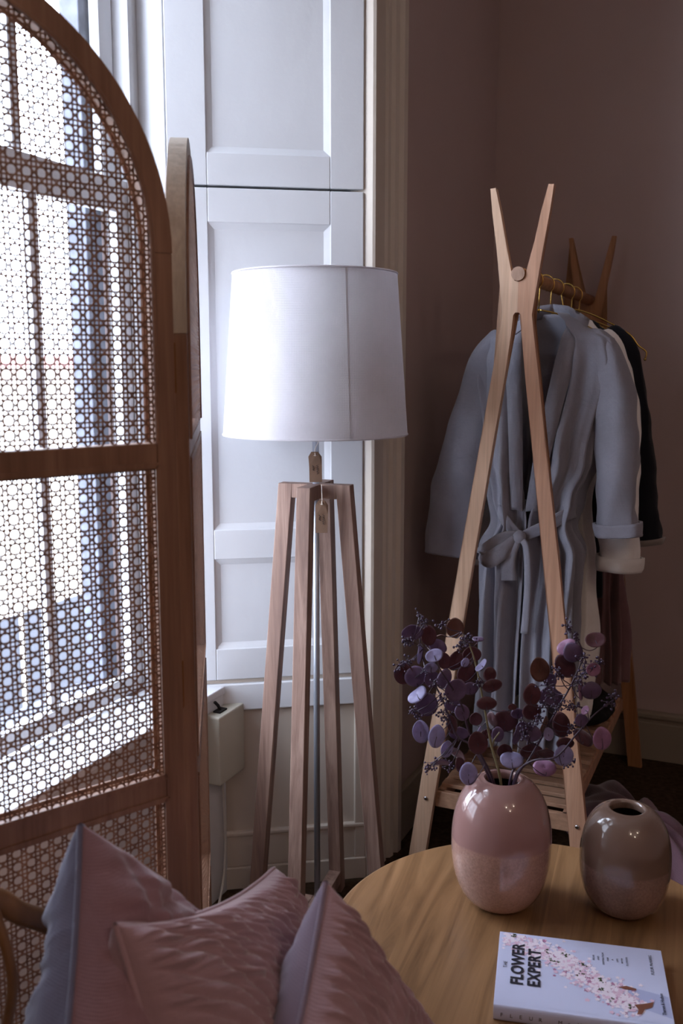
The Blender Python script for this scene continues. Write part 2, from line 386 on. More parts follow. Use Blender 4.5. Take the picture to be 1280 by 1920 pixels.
def tag(o, label, cat, group=None):
    o['label'] = label; o['category'] = cat
    if group: o['group'] = group
    return o
def struct(mb, name, mat, **kw):
    o = mb.build(name, mat, **kw); o['kind'] = 'structure'; return o
def stuff(o): o['kind'] = 'stuff'; return o
def smoothstep(t): t = max(0, min(1, t)); return t*t*(3-2*t)
def lerp(a, b, t): return a + (b-a)*t
def curve_pts(pts, n=8):                    # Catmull-Rom
    P = [Vector(p) for p in pts]; out = []
    for i in range(len(P)-1):
        a = P[max(i-1, 0)]; b = P[i]; c = P[i+1]; d = P[min(i+2, len(P)-1)]
        for k in range(n):
            t = k/n
            out.append(0.5*((2*b) + (c-a)*t + (2*a-5*b+4*c-d)*t*t + (3*b-a-3*c+d)*t*t*t))
    out.append(P[-1]); return out

# ------------------------------------------------------------------ SETTING
CH = 3.05
ZW = 2.66
UB = -4.3
fl = MB().rbox(UB-.2, 1.35, -.42, 3.8, -.12, 0)
struct(fl, 'floor', M['carpet'])
struct(MB().rbox(UB-.2, 1.35, -.7, 3.8, CH, CH+.1), 'ceiling', M['ceil'])
struct(MB().rbox(1.15, 1.33, -.65, 3.8, 0, CH), 'wall_back', M['mauve'])
struct(MB().rbox(UB-.2, UB, -.65, 3.8, 0, CH), 'wall_front', M['mauve'])
struct(MB().rbox(UB, 1.15, 3.62, 3.8, 0, CH), 'wall_right', M['mauve'])
# window wall: room side face v = 0, outer face v = -.62; two splayed window bays
SH_A = Vector((0.0, 0.0)); SH_B = Vector((-.264, -.396))
def wall_piece(name, poly, z0, z1, mat):
    return struct(MB().prism(poly, z0, z1, lambda a, b, z: R(a, b, z)), name, mat)
wd = .040; sp_d = (SH_B-SH_A).normalized(); sp_n = Vector((sp_d.y, -sp_d.x))   # normal pointing into masonry?
if sp_n.x < 0: sp_n = -sp_n                                                     # masonry lies at larger u
W1 = -1.45       # far (near-camera) end of window 1 frame
def shift(p, d): return (p.x + sp_n.x*d, p.y + sp_n.y*d)
# masonry right of window 1 : behind the shutter leaves a near-black board paints in the shade of the gap
wall_piece('wall_left', [(0.004, 0.0), (0.004, -.05), shift(SH_A, .05), shift(SH_B, .05), (-.246, -.55), (-.365, -.55), (-.365, -.60), (1.15, -.60), (1.15, 0)], 0, CH, M['mauve'])
wall_piece('wall_left_pier', [(-1.788, 0.0), (-1.524, -.396), (-1.54, -.55), (-1.423, -.55), (-1.423, -.60), (UB, -.60), (UB, 0)], 0, CH, M['mauve'])
for (ua, ub, nm) in ((-1.788, 0.004, 'a'),):
    struct(MB().rbox(ua, ub, -.60, 0, ZW+.04, CH), 'wall_left_lintel', M['mauve'])
    struct(MB().rbox(ua+.1, ub-.1, -.58, -.02, ZW+.005, ZW+.04), 'trim_soffit', M['white'])
# aprons below the sills
wall_piece('wall_left_apron', [(-.204, -.305), (-1.584, -.305), (-1.524, -.396), (-1.423, -.60), (-.365, -.60), (-.264, -.396)], 0, .535, M['white'])

# sill boards
def sill(u0, u1, du):
    m = MB().prism([(u0-du, -.298), (u1+du, -.298), (u1+.0, -.47), (u0-.0, -.47)], .536, .556, lambda a, b, z: R(a, b, z))
    struct(m, 'trim_sill', M['white'], bevel=.003)
sill(-.264, -1.524, -.055)
# splayed reveal below the shutters: ledge, recessed field, stepped skirting
def sp(s, off, z):                         # point on the splay: s metres from P0, off metres proud
    p = SH_A + sp_d*s - sp_n*off
    return R(p.x, p.y, z)
def spbox(mb, s0, s1, o0, o1, z0, z1):
    return mb.hexa([sp(s0, o0, z0), sp(s0, o1, z0), sp(s1, o1, z0), sp(s1, o0, z0), sp(s0, o0, z1), sp(s0, o1, z1), sp(s1, o1, z1), sp(s1, o0, z1)])
LS = .476
sk = MB()
spbox(sk, .0, LS, -.06, -.010, 0, .567)
struct(sk, 'wall_reveal', M['cream'])
t1 = struct(spbox(MB(), .0, LS, -.012, .004, .488, .558), 'trim_reveal_ledge', M['white'], bevel=.003)
struct(spbox(MB(), .0, LS-.06, -.012, .004, 0, .060), 'baseboard_reveal_plinth', M['cream'], bevel=.003)
struct(spbox(MB(), .0, LS-.06, -.014, -.002, .060, .145), 'baseboard_reveal_board', M['cream'], bevel=.003)
struct(spbox(MB(), .0, LS-.06, -.014, .003, .145, .158), 'baseboard_reveal_bead', M['cream'], bevel=.004)
struct(spbox(MB(), .0, .03, -.012, .001, .06, .49), 'trim_reveal_stile', M['cream'], bevel=.003)

# architrave (moulded) beside the shutters
def architrave(flip=False, u0=0.0, name='trim_architrave'):
    prof = [(.0, -.045), (.0, .012), (.004, .018), (.012, .018), (.016, .012), (.085, .010), (.092, .016), (.104, .018), (.110, .012), (.118, .012),
            (.124, .022), (.140, .026), (.148, .020), (.154, .020), (.160, .032), (.180, .034), (.188, .030), (.188, .0), (.03, .0), (.03, -.045)]
    if flip: prof = [(-a, b) for a, b in prof]
    m = MB().prism([(a+u0, b) for a, b in prof], 0, ZW+.2, lambda a, b, z: R(a, b, z))
    return struct(m, name, M['cream'])
architrave(); architrave(True, -1.788)
for a, b in ((-1.976, .19),):
    struct(MB().rbox(a, b, -.01, .03, ZW+.0, ZW+.2), 'trim_architrave_head', M['cream'], bevel=.005)

# skirting boards
def skirt(name, u0, u1, v0, v1):
    m = MB().rbox(u0, u1, v0, v1, 0, .15)
    struct(m, name, M['skirt'], bevel=.004)
skirt('baseboard_back', 1.13, 1.15, .0, 3.62)
m = MB().rbox(1.122, 1.13, .0, 3.62, .0, .135); struct(m, 'baseboard_back_step', M['skirt'], bevel=.003)
m = MB().rbox(1.115, 1.15, .0, 3.62, .15, .172); struct(m, 'baseboard_back_cap', M['skirt'], bevel=.006)
skirt('baseboard_left', .19, 1.13, 0, .02)
skirt('baseboard_front', UB, UB+.02, 0, 3.62)
skirt('baseboard_right', UB, 1.13, 3.60, 3.62)

# shutters -----------------------------------------------------------------
def shutter(name, z0, z1, panels, label, side=1):
    root = thing(name, sp(.0, 0, z0), label, 'shutter', 'folded window shutters')
    s0, s1 = .0105, LS-.001
    pa, pb = .092, .384                         # field between stiles
    th0, th1 = -.040, 0.0
    def part(mb, n, mat=M['white'], bevel=.002): return mb.build(n, mat, root, bevel=bevel, loc=sp(s0, 0, z0))
    part(spbox(MB(), s0, pa, th0, th1, z0, z1), 'stile')
    part(spbox(MB(), pb, s1, th0, th1, z0, z1), 'stile')
    zz = [z0] + [q for p in panels for q in p] + [z1]
    for i in range(0, len(zz), 2):
        part(spbox(MB(), pa, pb, th0, th1, zz[i], zz[i+1]), 'rail')
    for (a, b) in panels:
        m = MB()                                # sunk bevelled border then flat field
        w = .015; d0 = -.001; d1 = -.010
        c = [(pa, a), (pb, a), (pb, b), (pa, b)]; e = [(pa+w, a+w), (pb-w, a+w), (pb-w, b-w), (pa+w, b-w)]
        k = w*0.45; mid = [(pa+k, a+k), (pb-k, a+k), (pb-k, b-k), (pa+k, b-k)]
        vs = [sp(s, d0-.002, z) for s, z in c] + [sp(s, -.006, z) for s, z in mid] + [sp(s, d1, z) for s, z in e] + [sp(s, th0+.004, z) for s, z in c]
        fs = [(i, (i+1) % 4, 4+(i+1) % 4, 4+i) for i in range(4)] + [(4+i, 4+(i+1) % 4, 8+(i+1) % 4, 8+i) for i in range(4)] + [(8, 9, 10, 11)]
        fs += [(12+i, 12+(i+1) % 4, (i+1) % 4, i) for i in range(4)] + [(15, 14, 13, 12)]
        m.add(vs, fs); part(m, 'panel', bevel=0)
    return root
shutter('window_shutter', .5695, 1.7685, [(.650, .880), (.954, 1.690)], 'white two-panel folded window shutter behind the lamp, the lower leaf')
shutter('window_shutter', 1.7745, 2.655, [(1.848, 2.58)], 'white panelled window shutter leaf above the lamp, the upper leaf')
struct(spbox(MB(), .0, LS, -.05, -.043, .56, 2.66), 'trim_gap_shade', M['gap'])  # black sheet behind the leaves, painted shade for the gap
# simple splayed linings on the other three reveals
def lining(ua, va, ub, vb, nm):
    m = MB().prism([(ua, va), (ub, vb), (ub-(.02 if ub < ua else -.02)*0, vb-.0), (ub, vb), (ua, va)], 0, 1)
for (ua, ub) in ((-1.788, -1.524),):
    s = 1 if ub > ua else -1
    m = MB().prism([(ua, 0), (ub, -.396), (ub+.018*s, -.396), (ua+.018*s, 0)], 0, ZW, lambda a, b, z: R(a, b, z))
    struct(m, 'trim_reveal_lining', M['white'])

# windows ------------------------------------------------------------------
def window(n, uR, uL):
    root = D.objects.new('window_%d' % n, None); COL.objects.link(root); root.location = R(uR, -.43, .556); root['kind'] = 'structure'
    def part(mb, nm, mat=M['white'], bevel=.002): return mb.build(nm, mat, root, bevel=bevel, loc=R(uR, -.43, .556))
    for s_, u in ((1, uR), (-1, uL)):
        part(MB().rbox(min(u, u+.014*s_), max(u, u+.014*s_), -.470, -.399, .556, ZW), 'jamb_lining')
        part(MB().rbox(min(u-.030*s_, u+.016*s_), max(u-.030*s_, u+.016*s_), -.55, -.470, .556, ZW), 'frame_jamb')
        part(MB().rbox(min(u-.042*s_, u-.026*s_), max(u-.042*s_, u-.026*s_), -.478, -.462, .556, ZW-.045), 'staff_bead')
    part(MB().rbox(uL+.030, uR-.030, -.55, -.462, ZW-.045, ZW), 'frame_head')
    a, b = uL+.032, uR-.032
    def sash(v0, v1, z0, z1, rb, rt, nm):
        vm = (v0+v1)/2; st = .048
        for x0, x1 in ((a, a+st), (b-st, b)): part(MB().rbox(x0, x1, v0, v1, z0, z1), nm+'_stile')
        part(MB().rbox(a+st, b-st, v0, v1, z0, z0+rb), nm+'_rail'); part(MB().rbox(a+st, b-st, v0, v1, z1-rt, z1), nm+'_rail')
        nb = 4; w = (b-a-2*st)/nb
        for i in range(1, nb):
            c = a+st+w*i; part(MB().rbox(c-.013, c+.013, v0+.006, v1-.004, z0+rb, z1-rt), 'glazing_bar')
        for i in range(nb):
            part(MB().rbox(a+st+w*i+.004, a+st+w*(i+1)-.004, vm-.0015, vm+.0015, z0+rb-.004, z1-rt+.004), 'pane', M['glass'], 0)
    sash(-.508, -.480, .558, 1.778, .045, .074, 'lower_sash')
    sash(-.542, -.514, 1.715, ZW-.048, .055, .05, 'upper_sash')
    struct(MB().rbox(uL+.05, uR-.05, -.68, -.55, .47, .545), 'trim_stone_sill', M['stone'], bevel=.004)
    for (x0, x1) in ((uR-.107, uR-.050), (uL+.050, uL+.107)):
        struct(MB().rbox(x0, x1, -.602, -.548, .545, ZW), 'trim_stone_jamb', M['stone'], bevel=.003)
    return root
window(1, -.264, -1.524)

# outside: opposite building across the street
b = thing('building', R(-1, -11, -5), 'pale rendered building with a red tiled eave seen through the window', 'building')
loc = R(-1, -11, -5)
MB().rbox(-14, 30, -16, -11, -5.2, 1.35).build('wall', M['facade'], b, loc=loc)
MB().rbox(-14, 30, -11.0, -10.6, 1.35, 1.56).build('eave', M['roof'], b, loc=loc)
for i in range(7):
    u0 = -4.2 + i*4.3
    w = MB().rbox(u0, u0+3.7, -11.02, -10.97, -5.0, -2.95).build('shop_window', M['darkglass'], b, loc=loc)
    MB().rbox(u0+1.8, u0+1.88, -10.98, -10.93, -5.0, -2.95).build('glazing_bar', M['facade'], w, loc=loc)
MB().rbox(-14, 30, -11.0, -10.85, -2.7, -2.4).build('string_course', M['facade'], b, loc=loc)

struct(MB().rbox(-25, 35, -30, -.75, -5.3, -5.1), 'ground_street', M['street'])

# junction box and cable on the apron
jb = thing('junction_box', R(-.2, -.305, .33), 'ivory plastic junction box fixed below the sill beside the shutter', 'box')
l_ = R(-.2, -.305, .33)
MB().rbox(-.30, -.178, -.304, -.262, .332, .508).build('cover', M['plastic'], jb, bevel=.004, loc=l_)
MB().rbox(-.272, -.238, -.296, -.276, .500, .512).build('cable_entry', M['black'], jb, loc=l_)
MB().tube([R(-.252, -.286, .508), R(-.262, -.288, .525), R(-.27, -.292, .535)], .004, 6).build('cable_stub', M['black'], jb, loc=l_)
c = MB().tube(curve_pts([R(-.235, -.297, .335), R(-.228, -.297, .25), R(-.228, -.295, .15), R(-.245, -.29, .07), R(-.29, -.28, .008), R(-.36, -.25, .006)], 6), .0035, 8).build('cable', M['cable'], smooth=True)
tag(c, 'thin white cable running down the wall under the junction box', 'cable')

# ------------------------------------------------------------------ FOLDING SCREEN
scr = thing('folding_screen', (-.185, 1.16, 0), 'arched folding screen with woven cane panels in brown wood frames', 'screen')
SW = .568; ST = .0265; TH = .024; RAD = SW/2
def screen_panel(origin, dirv, spring, name, arch_mat, label=None, ct=0.0):
    """origin = outer bottom corner of one stile, dirv = unit vector along the panel"""
    ox, oy = origin; dx, dy = dirv; nx, ny = -dy, dx
    def T(s, z, t): return Vector((ox + dx*s + nx*t, oy + dy*s + ny*t, z))
    base = T(SW/2, 0, 0)
    root = MB().hexa([T(0, .05, -TH/2), T(SW, .05, -TH/2), T(SW, .05, TH/2), T(0, .05, TH/2), T(0, .09, -TH/2), T(SW, .09, -TH/2), T(SW, .09, TH/2), T(0, .09, TH/2)]).build(name, M['screen_wood'], scr, bevel=.002, loc=base)
    if label: root['label'] = label
    def part(mb, nm, mat, **kw): return mb.build(nm, mat, root, loc=base, **kw)
    def sbox(s0, s1, z0, z1, t0=-TH/2, t1=TH/2):
        return MB().hexa([T(s0, z0, t0), T(s1, z0, t0), T(s1, z0, t1), T(s0, z0, t1), T(s0, z1, t0), T(s1, z1, t0), T(s1, z1, t1), T(s0, z1, t1)])
    part(sbox(0, ST, .0, spring), 'stile', M['screen_wood'], bevel=.002); part(sbox(SW-ST, SW, .0, spring), 'stile', M['screen_wood'], bevel=.002)
    rails = [(.8145, .843), (1.2355, 1.2615), (.40, .428)]
    for a, b_ in rails: part(sbox(ST, SW-ST, a, b_), 'rail', M['screen_wood'], bevel=.002)
    n = 48; ri = RAD-ST
    for k0, k1 in ((0, n//2), (n//2, n)):
        vs = []; fs = []
        for k in range(k0, k1+1):
            th = PI*k/n; c_, s_ = math.cos(th), math.sin(th)
            for r_, t_ in ((RAD, -TH/2), (RAD, TH/2), (ri, TH/2), (ri, -TH/2)): vs.append(T(SW/2 - r_*c_, spring + r_*s_, t_))
        m_ = k1-k0
        for k in range(m_):
            for j in range(4): fs.append((k*4+j, k*4+(j+1) % 4, (k+1)*4+(j+1) % 4, (k+1)*4+j))
        fs += [(0, 1, 2, 3), (m_*4+3, m_*4+2, m_*4+1, m_*4)]
        part(MB().add(vs, fs), 'arch', arch_mat)
    # thin bead that presses the cane in its groove
    g = .008
    zones = [(.843, 1.2355), (.428, .8145), (.09, .40)]
    bead = MB(); i0, i1 = ST, SW-ST
    for a, b_ in zones:
        for sgn in (-1, 1):
            t0 = sgn*TH/2; t1 = t0 + sgn*.0022
            bead.add(sbox(i0-.003, i0+.004, a, b_, min(t0, t1), max(t0, t1)).v, sbox(0, 1, 0, 1).f)
            bead.add(sbox(i1-.004, i1+.003, a, b_, min(t0, t1), max(t0, t1)).v, sbox(0, 1, 0, 1).f)
            bead.add(sbox(i0, i1, a-.003, a+.004, min(t0, t1), max(t0, t1)).v, sbox(0, 1, 0, 1).f)
            bead.add(sbox(i0, i1, b_-.004, b_+.003, min(t0, t1), max(t0, t1)).v, sbox(0, 1, 0, 1).f)
    for sgn in (-1, 1):
        t = sgn*(TH/2+.0008)
        pts = [T(i0, 1.2615, t)] + [T(SW/2 - ri*math.cos(PI*k/n), spring + ri*math.sin(PI*k/n), t) for k in range(n+1)] + [T(i1, 1.2615, t)]
        bead.tube(pts, .003, 6)
    part(bead, 'bead', M['screen_wood'])
    # cane weave: pairs of verticals and horizontals, single diagonals both ways
    p = .0163; d = .165*p; w = .00185; th = .0004
    def inside(s, z, zone):
        if s < i0-g+.004 or s > i1+g-.004: return False
        if zone == 0:
            if z < 1.2600: return False
            if z <= spring: return True
            return math.hypot(s-SW/2, z-spring) < ri+.004
        a, b_ = zones[zone-1]
        return a-.003 < z < b_+.003
    cane = MB()
    def strand(s0, z0, ds, dz, zone, t, ln, ww=w):
        # clip the line into the zone by stepping, emit one strip per inside run
        step = .004; k = 0; run = None; nst = int(ln/step)
        for k in range(nst+2):
            s = s0+ds*k*step; z = z0+dz*k*step
            ins = k <= nst and inside(s, z, zone)
            if ins and run is None: run = (s, z)
            if not ins and run is not None:
                pr = (s0+ds*(k-1)*step, z0+dz*(k-1)*step)
                px, pz = -dz*ww/2, ds*ww/2
                q = [(run[0]-px, run[1]-pz), (run[0]+px, run[1]+pz), (pr[0]+px, pr[1]+pz), (pr[0]-px, pr[1]-pz)]
                vs = [T(a, b_, t-th/2) for a, b_ in q] + [T(a, b_, t+th/2) for a, b_ in q]
                cane.add(vs, [(3, 2, 1, 0), (4, 5, 6, 7), (0, 1, 5, 4), (2, 3, 7, 6)])
                run = None
    ztop = spring+RAD
    for zone, (za, zb) in enumerate([(1.2600, ztop)] + zones):
        k = 0
        while i0 + k*p < i1+p:
            for sg in (-1, 1): strand(i0 + (k+.35)*p + sg*d, za-.006, 0, 1, zone, ct-.0002, zb-za+.012)
            k += 1
        k = 0
        while za + k*p < zb+p:
            for sg in (-1, 1): strand(i0-.008, za + (k+.6)*p + sg*d, 1, 0, zone, ct+.0002, i1-i0+.016)
            k += 1
        q = 2**-.5; nd = int((i1-i0+zb-za)/p)+3
        for k in range(-2, nd):
            # lines s+z = const and s-z = const, half a cell off the pair crossings
            cst = (i0+.35*p) + (za+.6*p) + (k+.5)*p
            s_ = i1+.01; z_ = cst-s_
            strand(s_, z_, -q, q, zone, ct+0.0006, (i1-i0+.02)/q, w*.9)
        for k in range(-int((zb-za)/p)-3, int((i1-i0)/p)+3):
            cst = (i0+.35*p) - (za+.6*p) + (k+.5)*p
            s_ = i0-.01; z_ = s_-cst
            strand(s_, z_, q, q, zone, ct-0.0006, (i1-i0+.02)/q, w*.9)
    cane.keepn = True
    stuff(part(cane, 'cane_webbing', M['cane']))
    return root
q = 2**-.5
# main panel runs from its right stile towards camera-left; side panel recedes
screen_panel((-.2065, 1.1692), (-math.sin(math.radians(50)), -math.cos(math.radians(50))), 1.483, 'tall_panel', M['screen_wood'], ct=.0095)
screen_panel((-.2000, 1.186), (-.1207, .9927), 1.392, 'side_panel', M['screen_wood_lit'], ct=-.0128)
for z in (.35, .95, 1.35):
    h = MB().box((-.207, 1.180, z), (.005, .005, .03)).build('hinge', M['gold'], scr, loc=(-.185, 1.16, 0))

# ------------------------------------------------------------------ FLOOR LAMP
LC = Vector((-.059, 2.188, 0))
lamp = thing('floor_lamp', LC, 'wooden four-legged floor lamp with white linen drum shade', 'lamp')
dirs = []
ax = Vector((.048, .155, 0)).normalized(); ay = Vector((-ax.y, ax.x, 0))
LW = .034; ZT = 1.088; RT, RB = .066, .146
for k, dv in enumerate((ax, -ax, ay, -ay)):
    side = Vector((-dv.y, dv.x, 0))
    m = MB(); hw = .016
    vs = []
    for z, r0, r1 in ((0, RB, RB+LW), (ZT, RT-.014, RT+LW-.014)):
        for rr, ss in ((r0, -hw), (r1, -hw), (r1, hw), (r0, hw)): vs.append(LC + dv*rr + side*ss + Vector((0, 0, z)))
    m.hexa(vs).build('leg', M['oak_lamp'], lamp, bevel=.0015, loc=LC)
for k, dv in enumerate((ax, ay)):
    for sg in (1, -1):
        a = LC + dv*sg*(.012 if k else .0); b_ = LC + dv*sg*(RT-.012)
        m = MB().bar(a + Vector((0, 0, ZT-.0165)), b_ + Vector((0, 0, ZT-.0165)), .031, .033)
        m.build('top_beam', M['oak_lamp'], lamp, bevel=.0015, loc=LC)
        a = LC + dv*sg*(.016 if k else .0); b_ = LC + dv*sg*(RB)
        MB().bar(a + Vector((0, 0, .045)), b_ + Vector((0, 0, .045)), .031, .033).build('foot_beam', M['oak_lamp'], lamp, bevel=.0015, loc=LC)
MB().tube([LC+Vector((0, 0, .02)), LC+Vector((0, 0, 1.25))], .0075, 16).build('pole', M['greymetal'], lamp, smooth=True, loc=LC)
MB().tube([LC+Vector((0, 0, 1.25)), LC+Vector((0, 0, 1.31))], .02, 16).build('socket', M['cable'], lamp, smooth=True, loc=LC)
MB().ball(LC+Vector((0, 0, 1.345)), .035, 16, 12).build('bulb', M['bulb'], lamp, smooth=True, loc=LC)
sb = MB()
R0, R1, Z0, Z1 = .209, .183, 1.202, 1.556
sb.lathe([(R0, Z0), (R1, Z1), (R1-.0015, Z1), (R0-.0015, Z0), (R0, Z0)], LC, 96)
shd = sb.build('lamp_shade', M['shade'], lamp, smooth=True, loc=LC)
for (rr, zz) in ((R0, Z0), (R1, Z1)):
    pts = [LC+Vector((rr*math.cos(2*PI*k/96), rr*math.sin(2*PI*k/96), zz)) for k in range(97)]
    MB().tube(pts, .0022, 6, cap=False).build('hem_ring', M['shade'], shd, smooth=True, loc=LC)
sm = MB(); a_ = math.radians(-68)
e = Vector((math.cos(a_), math.sin(a_), 0)); f = Vector((-e.y, e.x, 0))
sm.hexa([LC+e*(R0+.0003)-f*.0022+Vector((0, 0, Z0)), LC+e*(R0+.0003)+f*.0022+Vector((0, 0, Z0)), LC+e*(R0-.001)+f*.0022+Vector((0, 0, Z0)), LC+e*(R0-.001)-f*.0022+Vector((0, 0, Z0)),
         LC+e*(R1+.0003)-f*.0022+Vector((0, 0, Z1)), LC+e*(R1+.0003)+f*.0022+Vector((0, 0, Z1)), LC+e*(R1-.001)+f*.0022+Vector((0, 0, Z1)), LC+e*(R1-.001)-f*.0022+Vector((0, 0, Z1))])
sm.build('seam', M['shade'], shd, loc=LC)
sp_ = MB()
for k in range(3):
    a_ = k*2*PI/3+.4
    sp_.tube([LC+Vector((0, 0, 1.32)), LC+Vector((.195*math.cos(a_), .195*math.sin(a_), 1.345))], .0018, 6)
sp_.build('spider', M['greymetal'], shd, loc=LC)

# price tags hanging from the lamp
def price_tag(top, w, h, tilt, label, string_pts, seed):
    root = thing('price_tag', top, label, 'tag', 'kraft price tags on the lamp')
    t = Vector((1, .1, 0)).normalized(); dn = Vector((math.sin(tilt), -.06, -math.cos(tilt))).normalized(); nn = t.cross(dn).normalized()
    T0 = Vector(top)
    def Q(a, b_, c_=0): return T0 + t*a + dn*b_ + nn*c_
    out = [(-.28*w, 0), (.22*w, 0), (.5*w, .16*h), (.5*w, .5*h), (.48*w, h), (-.47*w, h), (-.46*w, .5*h), (-.5*w, .16*h)]
    bend = lambda b_: .003*math.sin(b_/h*5)
    m = MB(); n = len(out)
    m.add([Q(a, b_, bend(b_)) for a, b_ in out] + [Q(a, b_, bend(b_)+.0008) for a, b_ in out],
          [tuple(range(n)), tuple(range(2*n-1, n-1, -1))] + [(i, (i+1) % n, n+(i+1) % n, n+i) for i in range(n)])
    m.build('card', M['kraft'], root, loc=top)
    MB().tube([Q(x, y, .0) for x, y in ((0, .12*h), (0, .13*h))], .0035, 10).build('eyelet', M['string'], root, loc=top)
    MB().tube(curve_pts([Q(0, .14*h, -.002)] + [Vector(p) for p in string_pts], 6), .0009, 6).build('string', M['string'], root, smooth=True, loc=top)
    rnd = random.Random(seed); ink = MB()
    for row, (x, b0, b1) in enumerate(((.12*w, .38*h, .74*h), (-.18*w, .46*h, .64*h))):
        pts = []; k = 0; y = b0
        while y < b1:
            pts.append(Q(x + (.0028 if k % 2 else -.0012)*(.6+.8*rnd.random()), y, bend(y)-.0006)); y += .0022*(.6+rnd.random()); k += 1
        ink.tube(pts, .0006, 4)
    ink.build('handwriting', M['ink'], root, loc=top)
    return root
yf = LC.y - .075
price_tag((-.0575, yf-.03, 1.170), .029, .066, .02, 'upper kraft paper tag tied under the lamp shade with white string', [(-.0575, yf-.02, 1.175), (-.051, yf+.03, 1.19), (-.052, yf+.06, 1.21)], 1)
price_tag((-.043, 2.095, 1.062), .028, .072, -.02, 'lower kraft paper tag hanging between the lamp legs', [(-.043, 2.10, 1.068), (-.044, 2.12, 1.085), (-.045, 2.14, 1.091)], 2)

# ------------------------------------------------------------------ CLOTHES RACK
rack = thing('clothes_rack', R(.089, .3525, 0), 'pale beech clothes rack with crossed scissor ends and a slatted shelf', 'rack')
RL = R(.089, .3525, 0)
prof_o = [(.075, 1.769), (.0687, 1.715), (.0545, 1.625), (.0445, 1.545), (.0365, 1.487), (.0353, 1.474), (.0415, 1.430), (.0531, 1.356), (.0758, 1.188), (.125, .875), (.1665, .567), (.205, .331), (.243, .05), (.2500, 0)]
prof_i = [(.0625, 1.770), (.048, 1.712), (.035, 1.645), (.0225, 1.594), (.0175, 1.575), (.0155, 1.562), (.009, 1.5545), (.0, 1.5519)]
prof_l = [(.0, 1.481), (.0055, 1.480), (.0095, 1.474), (.0135, 1.428), (.0255, 1.3234), (.0455, 1.187), (.090, .864), (.125, .617), (.160, .353), (.1855, .15), (.205, 0)]
def rack_end(u, mats):
    for sgn, mt in ((-1, mats[0]), (1, mats[1])):
        poly = prof_i[::-1] + prof_o + prof_l[::-1]
        poly = [(.3525 + sgn*a - .010*(1.5-z), z) for a, z in poly]
        if sgn < 0: poly = poly[::-1]
        n = len(poly); m = MB(); hw = .011
        m.add([R(u-hw, a, z) for a, z in poly] + [R(u+hw, a, z) for a, z in poly],
              [(i, (i+1) % n, n+(i+1) % n, n+i) for i in range(n)])
        # caps as quads between the outer and inner chains, split so they stay convex
        me = m.build('leg', mt, rack, loc=RL)
        import bmesh
        b_ = bmesh.new(); b_.from_mesh(me.data); b_.verts.ensure_lookup_table()
        for off in (0, n):
            try:
                f_ = b_.faces.new([b_.verts[off+i] for i in range(n)])
                bmesh.ops.triangulate(b_, faces=[f_], ngon_method='EAR_CLIP')
            except ValueError: pass
        bmesh.ops.recalc_face_normals(b_, faces=b_.faces)
        b_.to_mesh(me.data); b_.free()
rack_end(.089, (M['beech_light'], M['beech_pink']))
rack_end(1.050, (M['beech_dark'], M['beech_dark']))
RZ = 1.5705
rl = MB().tube([R(.075, .3525, RZ), R(1.064, .3525, RZ)], .0165, 24).build('hanging_rail', M['beech_dark'], rack, smooth=False, loc=RL)
rl.data.polygons.foreach_set('use_smooth', [len(p.vertices) == 4 for p in rl.data.polygons])
MB().tube([R(.0735, .3525, RZ), R(.0755, .3525, RZ)], .0163, 24).build('dowel_end', M['dowel_end'], rl, loc=RL)
# shelf: side rails along u, end rails along v, slats
def legv(z, s, inner=True):
    a = .205 - (.205-.160)*z/.353; b_ = .2500 - (.2500-.205)*z/.331
    return .3525 + s*(a if inner else b_) - .010*(1.5-z)
for s in (-1, 1):
    v_ = legv(.215, s) - s*.012
    MB().rbox(.100, 1.040, v_-.010, v_+.010, .196, .236).build('shelf_side_rail', M['beech_pink'], rack, bevel=.002, loc=RL)
for u in (.094, 1.036):
    MB().rbox(u, u+.016, legv(.215, -1)+.0, legv(.215, 1)-.0, .192, .236).build('shelf_end_rail', M['slat'], rack, bevel=.002, loc=RL)
va, vb = legv(.24, -1)+.004, legv(.24, 1)-.004
for k in range(15):
    u = .125 + k*.061
    MB().rbox(u, u+.036, va, vb, .236, .247).build('slat', M['slat'], rack, bevel=.0015, loc=RL)
for u, n_ in ((.078, -1), (1.061, 1)):
    for s in (-1, 1):
        v_ = (legv(.218, s)+legv(.218, s, False))/2
        MB().tube([R(u, v_, .218), R(u-.003*(-n_), v_, .218), R(u+.004*n_, v_, .218)], [.0055, .0055, .003], 12).build('bolt', M['chrome'], rack, smooth=True, loc=RL)

# hangers ------------------------------------------------------------------
def hanger(u, tilt, label, half=.205, zs=1.50, vc=.3525):
    root = thing('clothes_hanger', R(u, vc, zs), label, 'hanger', 'brass wire hangers on the rail')
    pts = []
    r = .0245; top = RZ + .004
    for k in range(15):
        a_ = math.radians(200 - k*17.5)
        pts.append(R(u, .3525 + r*math.cos(a_), top - .006 + r*math.sin(a_)))
    vs_ = .3525 + (vc-.3525)*.5
    pts += [R(u, vs_, 1.522), R(u, vs_, zs-.008)]
    MB().tube(pts, .0018, 8).build('hook', M['gold'], root, smooth=True, loc=R(u, vc, zs))
    for s in (-1, 1):
        arm = curve_pts([R(u, vs_, zs), R(u, vc+s*.05, zs-.018), R(u, vc+s*.15, zs-.070), R(u, vc+s*half, zs-.104), R(u, vc+s*(half+.022), zs-.122), R(u, vc+s*(half+.02), zs-.142)], 5)
        MB().tube(arm, .0022, 8).build('shoulder_arm', M['gold'], root, smooth=True, loc=R(u, vc, zs))
        MB().ball(R(u, vc+s*(half+.02), zs-.142), .004).build('tip', M['gold'], root, smooth=True, loc=R(u, vc, zs))
    return root
HU = (.235, .372, .50, .66, .78)
hanger(HU[0], 0, 'brass wire hanger under the blue-grey robe, nearest on the rail', .15, 1.495, .385)
